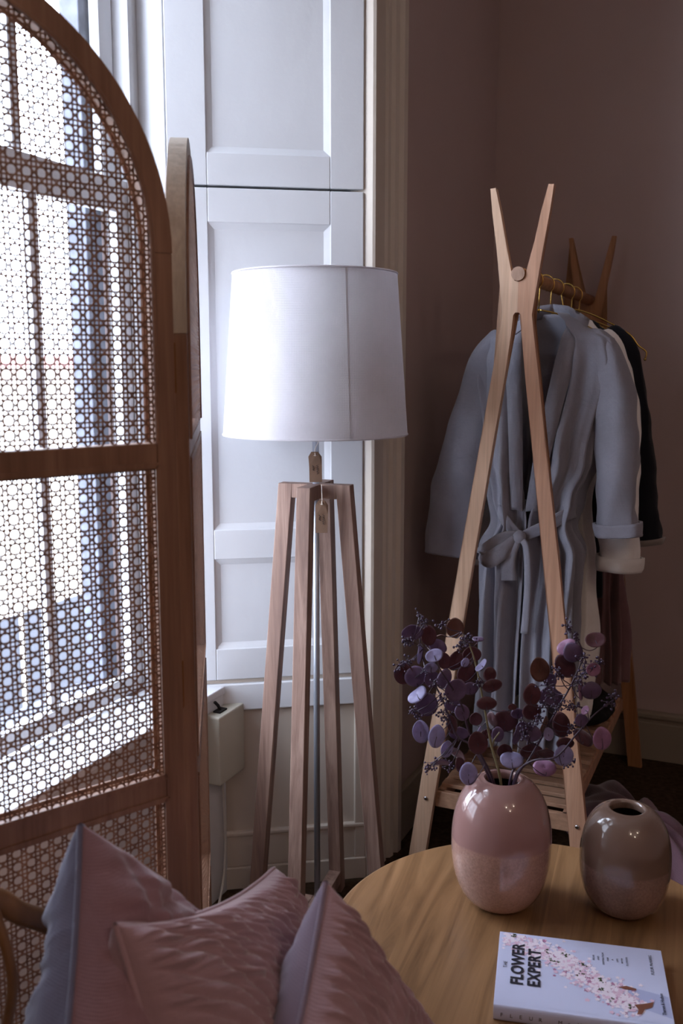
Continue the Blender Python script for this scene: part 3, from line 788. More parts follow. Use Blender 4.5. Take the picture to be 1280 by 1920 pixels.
hanger(HU[1], 0, 'second brass hanger on the rail, carrying the cream robe', .15, 1.495, .385)
hanger(HU[2], 0, 'third brass hanger on the rail, tip showing beside the black robe', .180, 1.515, .400)
hanger(HU[3], 0, 'fourth brass hanger on the rail, carrying the dusky mauve robe', .13, 1.495, .385)
hanger(HU[4], 0, 'fifth brass hanger on the rail, empty and farthest from the lamp', .13, 1.50, .385)

# robes --------------------------------------------------------------------
def interp(levels, z):
    lv = levels
    if z >= lv[0][0]: return lv[0][1:]
    for i in range(len(lv)-1):
        if lv[i][0] >= z >= lv[i+1][0]:
            t = (lv[i][0]-z)/(lv[i][0]-lv[i+1][0]); t = t*t*(3-2*t)
            return tuple(lerp(a, b_, t) for a, b_ in zip(lv[i][1:], lv[i+1][1:]))
    return lv[-1][1:]
def robe(name, label, u0, levels, mat, mat_in, sleeves, seed, fold=.012, open_front=True, collar=True, group='robes on the clothes rack', cuffs=None):
    rnd = random.Random(seed)
    root = thing(name, R(u0, .39, levels[0][0]), label, 'robe', group)
    base = R(u0, .39, levels[0][0])
    NT, NZ = 168, 110
    ph = [rnd.random()*6.28 for _ in range(6)]; pts = []
    ztop, zbot = levels[0][0], levels[-1][0]
    for i in range(NZ):
        z = lerp(ztop, zbot, (i/(NZ-1)))
        vc, a, b_, gap, fa = interp(levels, z)
        for j in range(NT):
            tt = j/(NT-1)
            th = -PI/2 + gap + tt*(2*PI-2*gap)
            ce, se = math.cos(th), math.sin(th)
            ex = .8
            x = a*math.copysign(abs(ce)**ex, ce); y = b_*math.copysign(abs(se)**ex, se)
            sw = .25*math.sin(z*5+ph[0])
            f_ = fold*fa*(math.sin(13*th+ph[1]+sw*4) + .7*math.sin(21*th+ph[2]-sw*6) + .5*math.sin(8*th+ph[3]+z*2))
            f_ += .007*noise.noise(Vector((x*14, y*14, z*6+seed))) + .004*noise.noise(Vector((x*34+z*9, y*30, z*11+seed)))
            ln = math.hypot(ce*b_, se*a)+1e-6
            nx, ny = ce*b_/ln, se*a/ln
            pts.append(R(u0 + y + ny*f_, vc + x + nx*f_, z))
    MB().grid(pts, NZ, NT).build('body', mat, root, smooth=True, loc=base).modifiers.new('s', 'SOLIDIFY').thickness = .003
    # sleeves: list of centre-line (v,z,du), half width, half thickness
    for si, (cl, prof, cuff, hem_mat) in enumerate(sleeves):
        P = curve_pts([R(u0+d_, v_, z_) for v_, z_, d_ in cl], 10); m_ = len(P); NR = 40; pts = []
        for i, p in enumerate(P):
            t = i/(m_-1); T_ = (P[min(i+1, m_-1)]-P[max(i-1, 0)]).normalized()
            yv = Vector((UX, UY, 0)); xv = T_.cross(yv).normalized(); yv = xv.cross(T_).normalized()
            hw, ht = interp([(1-k_, w_, h_) for k_, w_, h_ in prof], 1-t)
            for j in range(NR):
                th = 2*PI*j/NR
                f_ = .004*math.sin(3*th+9*t+ph[4]) + .008*noise.noise(p*16 + Vector((th, seed, 0))*.3)*(.5+t)
                pts.append(p + xv*(hw*math.cos(th) + f_*math.cos(th)) + yv*(ht*math.sin(th) + f_))
        sl = MB().grid(pts, m_, NR, True).build('sleeve', mat, root, smooth=True, loc=base)
        sl.modifiers.new('s', 'SOLIDIFY').thickness = .003
        if cuff:                                      # rolled cuff: doubled flared band round the end
            c0 = int(m_*(1-cuff)); cp_ = []
            seq = [(m_-1, 1.02), (m_-1, 1.12)] + [(k, 1.16+.04*(m_-1-k)/max(1, m_-1-c0)) for k in range(m_-2, c0-1, -1)] + [(c0, 1.06)]
            for k, s_ in seq:
                ce = sum((pts[k*NR+j] for j in range(NR)), Vector())/NR
                for j in range(NR): cp_.append(ce + (pts[k*NR+j]-ce)*s_)
            MB().grid(cp_, len(seq), NR, True).build('cuff', hem_mat or mat, sl, smooth=True, loc=base)
    if collar:
        for s in (-1, 1):                              # lapel band from nape, over the shoulder, down the front edge
            pts = []; prev = None
            n = 60
            for i in range(n):
                t = i/(n-1)
                if t < .16:
                    k = t/.16; v_ = levels[0][1] + s*lerp(.0, .052, math.sin(k*PI/2)); u_ = u0 + lerp(.045, -.005, k); z = levels[0][0] + .026 - .012*k
                    wv = .028
                    e1 = (u_, v_, z); e2 = (u_ + .012*(1-k) - .012*k, v_ + s*.010, z-.034)
                else:
                    k = (t-.16)/.84; z = lerp(levels[0][0]+.014, collar if isinstance(collar, float) else 1.0, k)
                    vc, a, b_, gap, fa = interp(levels, min(z, ztop))
                    wv = lerp(.045, .034, k)
                    vi = levels[0][1] + s*(.056*(1-k)**1.3 + .004) - .035*k*1.0
                    vo = vi + s*wv
                    fr = u0 - b_*(1-min(.9, abs(vi-vc)/max(a, .01))**2)**.5 - .010
                    fo = u0 - b_*(1-min(.9, abs(vo-vc)/max(a, .01))**2)**.5 - .006
                    e1 = (lerp(u0-.005, fr, min(1, k*7)), vi, z+.0); e2 = (lerp(u0-.017, fo, min(1, k*7)), vo, z - .025*(1-k))
                pts += [R(*e1), R((e1[0]+e2[0])/2-.005, (e1[1]+e2[1])/2, (e1[2]+e2[2])/2+.003), R(*e2)]
            MB().grid(pts, n, 3).build('lapel', mat, root, smooth=True, loc=base).modifiers.new('s', 'SOLIDIFY').thickness = .004
    return root, base
# levels: (z, v centre, half width, half depth, front gap angle, fold amount)
rb, base = robe('linen_robe', 'blue-grey linen robe tied at the waist, nearest the lamp on the rack', .235,
     [(1.485, .395, .050, .035, .50, .0), (1.462, .395, .085, .042, .5, .0), (1.415, .392, .165, .055, .42, .1), (1.36, .390, .180, .062, .36, .3), (1.12, .380, .138, .065, .26, .6), (1.02, .372, .105, .058, .08, .9), (.955, .370, .090, .05, .02, 1.1),
      (.88, .370, .122, .062, .02, 1.2), (.62, .363, .116, .07, .02, 1.5), (.36, .360, .112, .075, .05, 1.7)], M['robe'], M['robe_in'],
     [([(.300, 1.435, 0), (.250, 1.375, 0), (.212, 1.25, .01), (.170, 1.08, .02), (.152, .95, .02), (.145, .845, .02)], [(0, .006, .006), (.10, .040, .036), (.25, .056, .045), (.5, .066, .042), (.8, .074, .034), (1, .078, .028)], 0, None),
      ([(.475, 1.440, 0), (.525, 1.385, 0), (.562, 1.25, -.01), (.580, 1.10, -.02), (.583, 1.00, -.02), (.588, .935, -.02)], [(0, .006, .006), (.12, .040, .036), (.28, .052, .045), (.6, .050, .042), (.8, .045, .04), (1, .053, .038)], .12, None)], 3, collar=.99)
# belt band, knot, bow loop and tails of the front robe
def strip(pts, widths, nm, mat, parent, loc, th=.004, wdir=Vector((0, 0, 1))):
    P = curve_pts(pts, 8); n = len(P); q_ = []
    for i, p in enumerate(P):
        t = i/(n-1); T_ = (P[min(i+1, n-1)]-P[max(i-1, 0)]).normalized()
        k = t*(len(widths)-1); a = int(min(k, len(widths)-2)); w_ = lerp(widths[a], widths[a+1], k-a)
        wd_ = (wdir - T_*wdir.dot(T_))
        if wd_.length < .2: wd_ = (Vector((VX, VY, 0)) - T_*Vector((VX, VY, 0)).dot(T_))
        wd_.normalize(); nn = T_.cross(wd_)
        for s in (-1, -.33, .33, 1): q_.append(p + wd_*(w_/2*s) + nn*(.003*(1-s*s)))
    o = MB().grid(q_, n, 4).build(nm, mat, parent, smooth=True, loc=loc)
    o.modifiers.new('s', 'SOLIDIFY').thickness = th; return o
bu = .235
strip([R(bu+.058, .37, .990), R(bu+.03, .275, .985), R(bu-.025, .283, .985), R(bu-.062, .315, .958), R(bu-.080, .350, .930)], [.034, .034, .036, .034, .026], 'belt', M['robe'], rb, base)
strip([R(bu+.058, .37, .990), R(bu+.03, .468, .988), R(bu-.035, .462, .985), R(bu-.068, .415, .955), R(bu-.080, .365, .930)], [.034, .034, .034, .032, .026], 'belt', M['robe'], rb, base)
MB().ball(R(bu-.088, .356, .928), .017, 14, 10).build('knot', M['robe'], rb, smooth=True, loc=base)
strip([R(bu-.090, .350, .932), R(bu-.102, .318, .925), R(bu-.104, .280, .895), R(bu-.103, .264, .878), R(bu-.110, .285, .868), R(bu-.112, .320, .893), R(bu-.094, .348, .925)], [.022, .030, .036, .034, .044, .04, .022], 'bow_loop', M['robe'], rb, base)
strip([R(bu-.094, .352, .92), R(bu-.100, .335, .880), R(bu-.098, .332, .845), R(bu-.094, .334, .815)], [.02, .036, .038, .040], 'tail', M['robe'], rb, base, wdir=Vector((VX, VY, 0)))
strip([R(bu-.094, .362, .925), R(bu-.100, .378, .900), R(bu-.098, .384, .80), R(bu-.094, .378, .68)], [.016, .018, .02, .022], 'tail', M['robe'], rb, base, wdir=Vector((VX, VY, 0)))

robe('cream_robe', 'cream linen robe with turned-up cuff, second on the rack behind the blue-grey one', .372,
     [(1.492, .395, .050, .03, .4, .0), (1.465, .40, .085, .035, .4, .0), (1.42, .400, .144, .042, .3, .1), (1.36, .396, .160, .045, .3, .3), (1.1, .38, .12, .045, .2, .6), (.98, .375, .10, .045, .1, .9), (.86, .375, .118, .05, .1, 1.0), (.4, .380, .120, .055, .1, 1.4)],
     M['robe_white'], None,
     [([(.30, 1.42, 0), (.24, 1.36, 0), (.21, 1.2, .01), (.207, 1.0, .02), (.218, .80, .02)], [(0, .005, .005), (.12, .035, .03), (.5, .052, .035), (1, .055, .03)], 0, None),
      ([(.48, 1.435, 0), (.522, 1.38, 0), (.560, 1.2, -.01), (.574, 1.0, -.04), (.571, .825, -.05)], [(0, .005, .005), (.12, .04, .03), (.5, .050, .035), (1, .050, .038)], .08, None)], 5, collar=False)
robe('black_robe', 'black linen robe with a pale grey cuff, third on the rack', .50,
     [(1.492, .385, .050, .03, .4, .0), (1.470, .39, .085, .035, .4, .0), (1.42, .40, .160, .042, .3, .1), (1.36, .402, .172, .045, .3, .3), (1.1, .39, .14, .045, .2, .6), (.98, .385, .115, .045, .1, .9), (.86, .39, .10, .05, .1, 1.0), (.70, .385, .095, .055, .1, 1.4)],
     M['robe_black'], None,
     [([(.24, 1.36, 0), (.22, 1.2, .01), (.23, 1.0, .02), (.25, .90, .02)], [(0, .05, .035), (.5, .055, .035), (1, .055, .03)], 0, None),
      ([(.48, 1.445, 0), (.54, 1.39, 0), (.580, 1.2, 0), (.602, 1.0, -.01), (.618, .87, -.01)], [(0, .005, .005), (.12, .036, .03), (.5, .046, .035), (1, .046, .033)], .07, M['robe_in'])], 8, collar=False)
robe('mauve_robe', 'dusky mauve linen robe, farthest garment on the rack', .66,
     [(1.485, .385, .045, .03, .4, .0), (1.465, .385, .075, .035, .4, .0), (1.42, .385, .130, .042, .3, .1), (1.1, .40, .10, .045, .2, .6), (.9, .44, .095, .05, .1, 1.0), (.42, .47, .085, .055, .1, 1.4)],
     M['robe_mauve'], None,
     [([(.28, 1.36, 0), (.28, 1.2, .01), (.29, 1.0, .02)], [(0, .04, .03), (.5, .045, .03), (1, .045, .03)], 0, None),
      ([(.475, 1.37, 0), (.480, 1.2, 0), (.485, 1.0, -.01)], [(0, .04, .03), (.5, .045, .03), (1, .045, .03)], 0, None)], 9, collar=False)

# black soft bag slumped on the shelf
hz = .248; hl = R(.70, .42, hz)
bag = thing('fabric_bag', hl, 'slumped black fabric bag on the slatted shelf under the robes', 'bag')
pts = []; NU, NV = 26, 48
for i in range(NU):
    t = i/(NU-1)
    for j in range(NV):
        a_ = 2*PI*j/NV; rr = math.sin(PI*min(1, t*1.0))**.5 if 0 < t < 1 else 0
        z = .145*t + .012*math.sin(2*a_+1)*t
        q_ = Vector((math.cos(a_), math.sin(a_), t*2)); rr *= 1 + .16*noise.noise(q_*2.2)
        pts.append(hl + Vector((UX, UY, 0))*(.085*rr*math.cos(a_)) + Vector((VX, VY, 0))*(.115*rr*math.sin(a_)) + Vector((0, 0, max(.001, z))))
MB().grid(pts, NU, NV, True).build('pouch', M['black'], bag, smooth=True, loc=hl)
MB().tube(curve_pts([hl + Vector((VX*-.06, VY*-.06, .13)), hl + Vector((VX*-.03, VY*-.03, .185)), hl + Vector((VX*.04, VY*.04, .18)), hl + Vector((VX*.07, VY*.07, .12))], 8), .005, 8).build('strap', M['black'], bag, smooth=True, loc=hl)

# throw on the floor beside the rack
def drape(name, c, ru, rv, h, mat, rot, seed, label, cat):
    NU, NV = 40, 90; pts = []
    for i in range(NU):
        t = i/(NU-1)
        for j in range(NV):
            a_ = 2*PI*j/NV
            rr = t*(1+.10*math.sin(5*a_+seed)+.06*math.sin(11*a_+2*seed))
            x = ru*rr*math.cos(a_); y = rv*rr*math.sin(a_)
            z = h*(1-t**2.2) + .018*math.sin(9*a_+3*t+seed)*t*(1-t)*3 + .012*noise.noise(Vector((x*9, y*9, seed)))*(1-t)
            xr = x*math.cos(rot)-y*math.sin(rot); yr = x*math.sin(rot)+y*math.cos(rot)
            pts.append((c[0]+xr, c[1]+yr, max(.004, z+.006)))
    o = MB().grid(pts, NU, NV, True).build(name, mat, smooth=True, loc=(c[0], c[1], 0)); return tag(o, label, cat)
drape('throw_blanket', (.835, 2.50), .15, .44, .13, M['throw'], .12, 1.0, 'dusky pink throw heaped on the floor behind the small vase', 'blanket')
drape('folded_scarf', (.655, 2.395), .045, .08, .10, M['throw_blue'], .2, 2.2, 'blue scarf on the floor against the rack leg', 'scarf')

# ------------------------------------------------------------------ TABLE
TZ = .42; TCx, TCy, TR = .3235, 1.449, .3495
tb = thing('coffee_table', (TCx, TCy, 0), 'round pale oak coffee table under the vases and book', 'table')
tl = (TCx, TCy, 0)
MB().lathe([(0, TZ), (TR-.006, TZ), (TR-.002, TZ-.002), (TR, TZ-.006), (TR, TZ-.016), (TR-.004, TZ-.022), (TR-.03, TZ-.028), (0, TZ-.028)], (TCx, TCy, 0), 160).build('table_top', M['table'], tb, loc=(TCx, TCy, 0))
for k in range(4):
    a_ = PI/4 + k*PI/2
    p1 = Vector((TCx+.22*math.cos(a_), TCy+.22*math.sin(a_), TZ-.028)); p0 = Vector((TCx+.29*math.cos(a_), TCy+.29*math.sin(a_), 0))
    MB().tube([p0, p1], [.012, .019], 20).build('leg', M['beech_pink'], tb, smooth=True, loc=tl)

# vases --------------------------------------------------------------------
def vase(name, c, h, rm, rb_, ro, mat, label, dent=False):
    root = thing(name, c, label, 'vase')
    out = []
    n = 40
    # outer: egg profile from foot to rim
    out.append((0, .0)); out.append((rb_*.92, .0)); 
    for i in range(n+1):
        t = i/n; z = h*t
        # superellipse body: r(z)
        t = .5-.5*math.cos(PI*t); z = h*t
        zz = (t-.50)/.50; e0 = rb_ if zz < 0 else ro+.001
        r = e0 + (rm-e0)*max(0, 1-abs(zz)**(2.3 if zz < 0 else 2.25))**(1/1.75)
        out.append((r, .0005+z*(h-.001)/h))
    out += [(ro-.001, h+.001), (ro-.004, h+.0005), (ro-.006, h-.004), (ro-.004, h-.014)]
    m = MB().lathe(out, c, 96); o = m.build('body', mat, root, smooth=True, loc=c)
    inn = [(ro-.004, h-.013)] + [(max(.0, (rm-.007)*(1-abs((t/20-.5)/.5)**2.3)**(1/2.1) if 0 < t < 20 else 0), h*t/20*.98+.004) for t in range(18, -1, -1)]
    MB().lathe(inn, c, 64).build('inside', M['vase_in'], root, smooth=True, loc=c)
    return root
VB = (.279, 1.575, TZ); VS = (.490, 1.553, TZ)
vase('tall_vase', VB, .228, .0865, .040, .0350, M['vase_big'], 'taller pink glazed vase holding purple eucalyptus')
vase('short_vase', VS, .184, .0765, .036, .0335, M['vase_small'], 'shorter brown glazed empty vase on the right of the table')

# eucalyptus ----------------------------------------------------------------
CP, SP = math.cos(PITCH), math.sin(PITCH)
def at_y(px, py, y):
    a = (px-640)/FPX; b_ = (960-py)/FPX
    d_ = Vector((a, CP+b_*SP, -SP+b_*CP)); t = y/d_.y
    return d_*t + Vector((0, 0, EYE))
def z6(x, y): return (720+.375*x, 1100+.375*y)
VY = 1.575
rl_ = random.Random(11)
stems = [
 ('left', [((548, 1010), 0), ((530, 968), .0), ((440, 800), .02), ((360, 740), .03), ((290, 560), .05), ((215, 420), .06), ((180, 300), .06), ((185, 160), .05)]),
 ('middle_left', [((560, 1010), 0), ((545, 970), -.01), ((430, 740), -.03), ((390, 600), -.04), ((310, 460), -.06), ((230, 350), -.05), ((150, 255), -.04)]),
 ('middle', [((595, 1010), 0), ((580, 960), -.01), ((535, 790), -.01), ((500, 600), -.02), ((460, 400), -.01), ((425, 290), .0), ((385, 225), .0)]),
 ('middle_right', [((612, 1010), .0), ((640, 930), .0), ((700, 850), .02), ((740, 690), .03), ((800, 580), .04), ((870, 430), .06)]),
 ('right', [((625, 1010), 0), ((660, 940), -.01), ((720, 870), -.02), ((850, 640), -.03), ((955, 450), -.04), ((990, 320), -.04), ((920, 205), -.03)]),
 ('low_right', [((630, 1010), 0), ((670, 935), -.02), ((745, 870), -.04), ((860, 850), -.06), ((960, 740), -.06), ((1050, 640), -.05), ((1140, 570), -.04)]),
]
labels = {'left': 'outermost left eucalyptus stem in the tall vase, reaching up to the left', 'middle_left': 'eucalyptus stem leaning left with leaves coloured window-lit lilac, second from left in the vase',
 'middle': 'upright eucalyptus stem rising from the middle of the vase', 'middle_right': 'eucalyptus stem with maroon leaves leaning slightly right in the vase',
 'right': 'tallest eucalyptus stem leaning right, past the rack leg', 'low_right': 'low eucalyptus stem arching out to the far right over the shelf'}
stem_objs = {}; stem_pts = {}
for nm, pp in stems:
    P = [at_y(*z6(*p), VY+dy) for p, dy in pp]
    if P[0].z > TZ+.19: P[0].z = TZ+.16
    P[0].x = lerp(P[0].x, VB[0], .3); P[0].y = VY
    root = thing('eucalyptus_stem', P[0], labels[nm], 'plant', 'eucalyptus stems in the tall vase')
    C = curve_pts(P, 8); k = len(C)
    st = MB().tube(C, [lerp(.0026, .0009, i/(k-1)) for i in range(k)], 8).build('stalk', M['stem_g'] if nm in ('middle',) else M['stem_d'], root, smooth=True, loc=P[0])
    stem_objs[nm] = (root, P[0]); stem_pts[nm] = C
# side twig of the middle stem
root, pl = stem_objs['middle']
tw = [at_y(*z6(*p), VY-.01) for p in ((540, 800), (548, 770), (560, 750), (577, 728))]
MB().tube(curve_pts(tw, 4), .0013, 6).build('twig', M['stem_g'], root, smooth=True, loc=pl)
LV = [  # x, y, w, h, angle(deg), tone
(140,228,95,70,10,'p'),(222,243,68,92,0,'r'),(353,205,78,90,0,'b'),(282,240,55,16,5,'b'),(268,300,84,64,-30,'p'),(178,335,28,92,0,'l'),(250,345,78,46,20,'l'),
(235,405,60,46,0,'l'),(95,430,84,100,0,'r'),(160,450,104,96,10,'p'),(300,370,56,78,10,'r'),(355,370,62,92,-20,'r'),(405,380,34,44,-30,'l'),(437,337,82,72,0,'r'),
(410,432,76,104,-25,'r'),(240,462,72,76,0,'p'),(300,462,62,96,-20,'p'),(357,515,94,104,-30,'p'),(165,540,96,34,40,'l'),(213,587,100,106,0,'p'),(488,396,66,10,48,'l'),
(470,258,52,12,0,'p'),(528,440,58,68,0,'r'),(540,495,88,58,15,'r'),(430,510,70,58,0,'p'),(512,585,90,62,0,'r'),(183,722,76,106,8,'l'),(262,750,74,108,-8,'l'),(390,630,66,80,20,'p'),
(457,660,58,60,0,'r'),(340,690,46,84,20,'r'),(375,732,90,58,0,'p'),(312,810,54,80,-10,'l'),(360,822,108,52,-40,'r'),(285,880,98,48,-4,'p'),(382,892,44,72,20,'r'),(422,938,82,108,5,'l'),
(467,778,88,106,10,'r'),(474,718,18,38,-20,'l'),(512,735,64,44,20,'r'),(602,673,116,98,5,'r'),(568,740,56,72,0,'p'),(540,665,38,72,15,'r'),(600,820,68,66,0,'r'),(637,865,104,54,0,'l'),
(775,412,86,112,10,'b'),(738,540,78,100,0,'r'),(828,468,58,66,0,'p'),(822,545,92,90,0,'p'),(738,625,84,80,0,'r'),(668,635,62,48,0,'p'),(666,745,48,86,-10,'p'),(735,735,92,78,-10,'p'),
(799,698,42,92,-15,'b'),(820,735,46,62,10,'l'),(885,692,78,118,10,'r'),(905,398,84,116,35,'r'),(943,330,84,92,30,'p'),(912,300,90,50,30,'m'),(1043,412,62,62,-45,'m'),(1055,268,88,54,10,'r'),
(982,515,36,96,10,'m'),(1035,520,90,80,0,'p'),(1005,618,42,22,55,'m'),(985,668,58,60,0,'p'),(998,750,104,48,-30,'r'),(1088,760,82,106,5,'m'),(897,845,88,96,0,'l'),(905,785,80,56,0,'r'),
(802,903,104,54,0,'m'),(735,822,104,70,0,'r'),(812,830,92,56,-20,'r'),(340,592,68,58,0,'p'),(690,700,60,50,20,'p'),(862,560,60,70,0,'p'),(640,600,40,30,0,'r')]
TM = {'r': M['lf_r'], 'p': M['lf_p'], 'l': M['lf_l'], 'm': M['lf_m'], 'b': M['lf_b']}
def nearest(pt):
    best = None
    for nm, C in stem_pts.items():
        for i, q_ in enumerate(C[8:]):
            d_ = (q_-pt).length
            if best is None or d_ < best[0]: best = (d_, nm, q_)
    return best
for (x, y, w_, h_, ang, tone) in LV:
    # find depth of the nearest stem first, then vary it
    p = at_y(*z6(x, y), VY)
    d_, nm, q_ = nearest(p)
    yy = q_.y + rl_.uniform(-.03, .03) + (-.015 if tone in 'lm' else .012)
    p = at_y(*z6(x, y), yy)
    d_, nm, q_ = nearest(p)
    root, pl = stem_objs[nm]
    sc_ = .375*yy/FPX*1.20
    W, H = w_*sc_/2, h_*sc_/2
    L = max(W, H); Sx = L if W >= H else max(W, .012*0+W); 
    # full round leaf tilted about an axis to foreshorten the narrow direction
    full = max(W, H)
    ra = math.radians(ang)
    ex = Vector((math.cos(ra), 0, math.sin(ra))); ez = Vector((-math.sin(ra), 0, math.cos(ra))); ey = Vector((0, 1, 0))
    tilt_w = max(W, H*0+W); 
    def tilt(vec, size, target):                 # lean the axis away from the picture plane
        c_ = min(1, size/target); s_ = math.sqrt(max(0, 1-c_*c_))*rl_.choice((-1, 1)) if c_ < .8 else 0
        return vec*c_ + ey*s_
    Lw = max(W, .80*max(W, H)); Lh = max(H, .80*max(W, H))
    if tone in 'lm' and min(W, H) < .6*full:      # pale leaves lean back so their face looks up at the window
        ax_ = ex*(W/Lw) + (ey*math.sqrt(max(0, 1-(W/Lw)**2))); az_ = ez*(H/Lh) + ey*math.sqrt(max(0, 1-(H/Lh)**2))
    else:
        ax_ = tilt(ex, W, Lw); az_ = tilt(ez, H, Lh)
    nn = ax_.cross(az_).normalized()
    vs = []; NR = 5; NA = 20; cup = rl_.uniform(.08, .22)*rl_.choice((-1, 1)); fold_ = rl_.uniform(.05, .18)
    vs.append(p)
    for i in range(1, NR+1):
        t = i/NR
        for k in range(NA):
            a_ = 2*PI*k/NA
            cx_, cz_ = t*math.cos(a_), t*math.sin(a_)
            if cz_ > 0: cx_ *= 1-.10*cz_**3
            off = cup*full*(t*t-.3) + fold_*full*abs(cx_) + .04*full*math.sin(3*a_)*t
            vs.append(p + ax_*(Lw*cx_) + az_*(Lh*cz_) + nn*off)
    fs = [(0, 1+k, 1+(k+1) % NA) for k in range(NA)] + [(1+i*NA+k, 1+(i+1)*NA+k, 1+(i+1)*NA+(k+1) % NA, 1+i*NA+(k+1) % NA) for i in range(NR-1) for k in range(NA)]
    MB().add(vs, fs).build('leaf', TM[tone], root, smooth=True, loc=pl).modifiers.new('s', 'SOLIDIFY').thickness = .0007
    # petiole joins the leaf to its stalk
    base_pt = p - az_*Lh*.9
    if (q_-base_pt).length < .075:
        mid = (q_+base_pt)/2 + Vector((0, 0, -.006))
        MB().tube(curve_pts([q_, mid, base_pt, p], 3), .0008, 5).build('petiole', M['stem_d'], root, smooth=True, loc=pl)
BC = [(175,145,30),(200,180,24),(130,270,34),(105,268,22),(290,190,26),(425,262,36),(400,275,30),(80,395,34),(115,380,30),(170,650,34),(150,630,26),(285,630,38),(310,660,30),(250,890,40),(330,895,36),(215,905,24),
      (915,205,26),(960,250,24),(1075,372,32),(1030,400,34),(860,420,26),(880,450,26),(930,590,34),(960,600,26),(720,700,34),(700,725,26),(820,500,36),(835,545,34),(1150,545,30),(1135,590,30),(905,882,36),(930,870,24),
      (1000,420,36),(985,450,34),(970,480,34),(940,700,26),(925,725,20),(800,590,30),(770,650,24),(250,480,26),(300,560,34),(210,420,22),(470,480,20),(700,750,24),(380,300,24),(1000,350,28),(880,600,30)]
for (x, y, r_) in BC:
    p = at_y(*z6(x, y), VY); d_, nm, q_ = nearest(p); p = at_y(*z6(x, y), q_.y-.012)
    root, pl = stem_objs[nm]; s_ = .375*VY/FPX
    b_ = MB(); tw_ = MB()
    for k in range(14):
        o_ = Vector((rl_.gauss(0, 1), rl_.gauss(0, .8), rl_.gauss(0, 1)))*(r_*s_*.55)
        b_.ball(p+o_, rl_.uniform(.0014, .0025), 7, 5); tw_.tube([p - o_*.2, p+o_*.55+Vector((0, 0, .0015)), p+o_], .0005, 4)
    if (q_-p).length < .09: tw_.tube([q_, (p+q_)/2+Vector((0, 0, -.004)), p], .0009, 5)
    c_ = b_.build('berry_cluster', M['berry'], root, smooth=True, loc=pl); stuff(c_)
    stuff(tw_.build('berry_twigs', M['stem_d'], c_, smooth=True, loc=pl))

# ------------------------------------------------------------------ BOOK
BA = Vector((.2577, 1.4432, TZ)); BX = (Vector((.5000, 1.3911, 0))-Vector((.2577, 1.4432, 0))).normalized(); BY = Vector((-BX.y, BX.x, 0))
BL, BW, BT = .250, .187, .024
bk = thing('hardback_book', BA, 'white hardback book with pink blossom cover lying on the table', 'book')
def B(a, b_, z): return BA + BX*a - BY*b_ + Vector((0, 0, z))   # a from the left edge, b from the fore edge to the spine
def bbox(a0, a1, b0, b1, z0, z1): return MB().hexa([B(a0, b0, z0), B(a1, b0, z0), B(a1, b1, z0), B(a0, b1, z0), B(a0, b0, z1), B(a1, b0, z1), B(a1, b1, z1), B(a0, b1, z1)])
bbox(0, BL, 0, BW-.008, BT-.003, BT).build('front_cover', M['book_white'], bk, bevel=.0006, loc=BA)
bbox(0, BL, 0, BW-.004, 0, .003).build('back_cover', M['book_white'], bk, bevel=.0006, loc=BA)
bbox(.004, BL-.004, .004, BW-.006, .003, BT-.003).build('pages', M['paper'], bk, loc=BA)
n = 10; poly = []
for i in range(n+1):
    a_ = -PI/2 + PI*i/n; poly.append((BW-.003 + .004*math.cos(a_), BT/2 + (BT/2)*math.sin(a_)))
poly += [(BW-.009, BT), (BW-.009, BT-.003), (BW-.004, BT-.003), (BW-.004, .003), (BW-.009, .003), (BW-.009, 0)]
MB().prism(poly, 0, BL, lambda b_, z, a: B(a, b_, z)).build('spine', M['book_white'], bk, loc=BA)
def text(body, a, b_, size, nm, mat=M['ink'], rot=0, plane='top', extrude=.0001, spacing=1.0, bold=0.0, align='LEFT', sx=1.0):
    cu = D.curves.new(nm, 'FONT'); cu.body = body; cu.size = size; cu.extrude = extrude; cu.space_character = spacing; cu.offset = bold; cu.align_x = align
    tmp = D.objects.new(nm, cu); COL.objects.link(tmp)
    dg = bpy.context.evaluated_depsgraph_get(); me = D.meshes.new_from_object(tmp.evaluated_get(dg)); D.objects.remove(tmp)
    me.materials.clear(); me.materials.append(mat)
    if plane == 'top':                 # text runs from spine side towards fore edge; letter tops face the left edge
        X = BY; Y = -BX; Z = Vector((0, 0, 1)); O = B(a, b_, BT+.0009)
    else:                              # spine: runs along the book, read from the spine side
        X = BX; Y = Vector((0, 0, 1)); Z = -BY; O = B(a, BW+.0012, b_)
    Mx = Matrix((X, Y, Z)).transposed()
    for v in me.vertices: v.co = Mx @ Vector((v.co.x*sx, v.co.y, v.co.z)) + (O-BA)
    o = D.objects.new(nm, me); COL.objects.link(o); o.parent = bk
    return o
text('FLOWER', .0395, .134, .0255, 'title_lettering', bold=.0009, spacing=1.05)
text('EXPERT', .0645, .134, .0255, 'title_lettering', bold=.0009, spacing=1.10)
text('THE', .0150, .096, .0080, 'title_lettering', spacing=1.2)
sub = ['IDEAS', 'AND', 'INSPIRATION', 'FOR', 'A', 'LIFE', 'WITH', 'FLOWERS']
for i, w_ in enumerate(sub): text(w_, .147+i*.0071, .042, .0042, 'subtitle_lettering', align='CENTER', spacing=1.3)
text('FLEUR McHARG', .2335, .068, .0066, 'author_lettering', spacing=1.1)
text('Thames & Hudson', .2405, .160, .0072, 'publisher_lettering', spacing=.9)
for ch, a in zip('FLEUR McHARG', [.010+.0135*i for i in range(12)]):
    if ch != ' ': text(ch, a, .0085, .0082, 'spine_lettering', plane='spine')
text('THE FLOWER EXPERT', .185, .0085, .0082, 'spine_lettering', plane='spine', sx=.6)
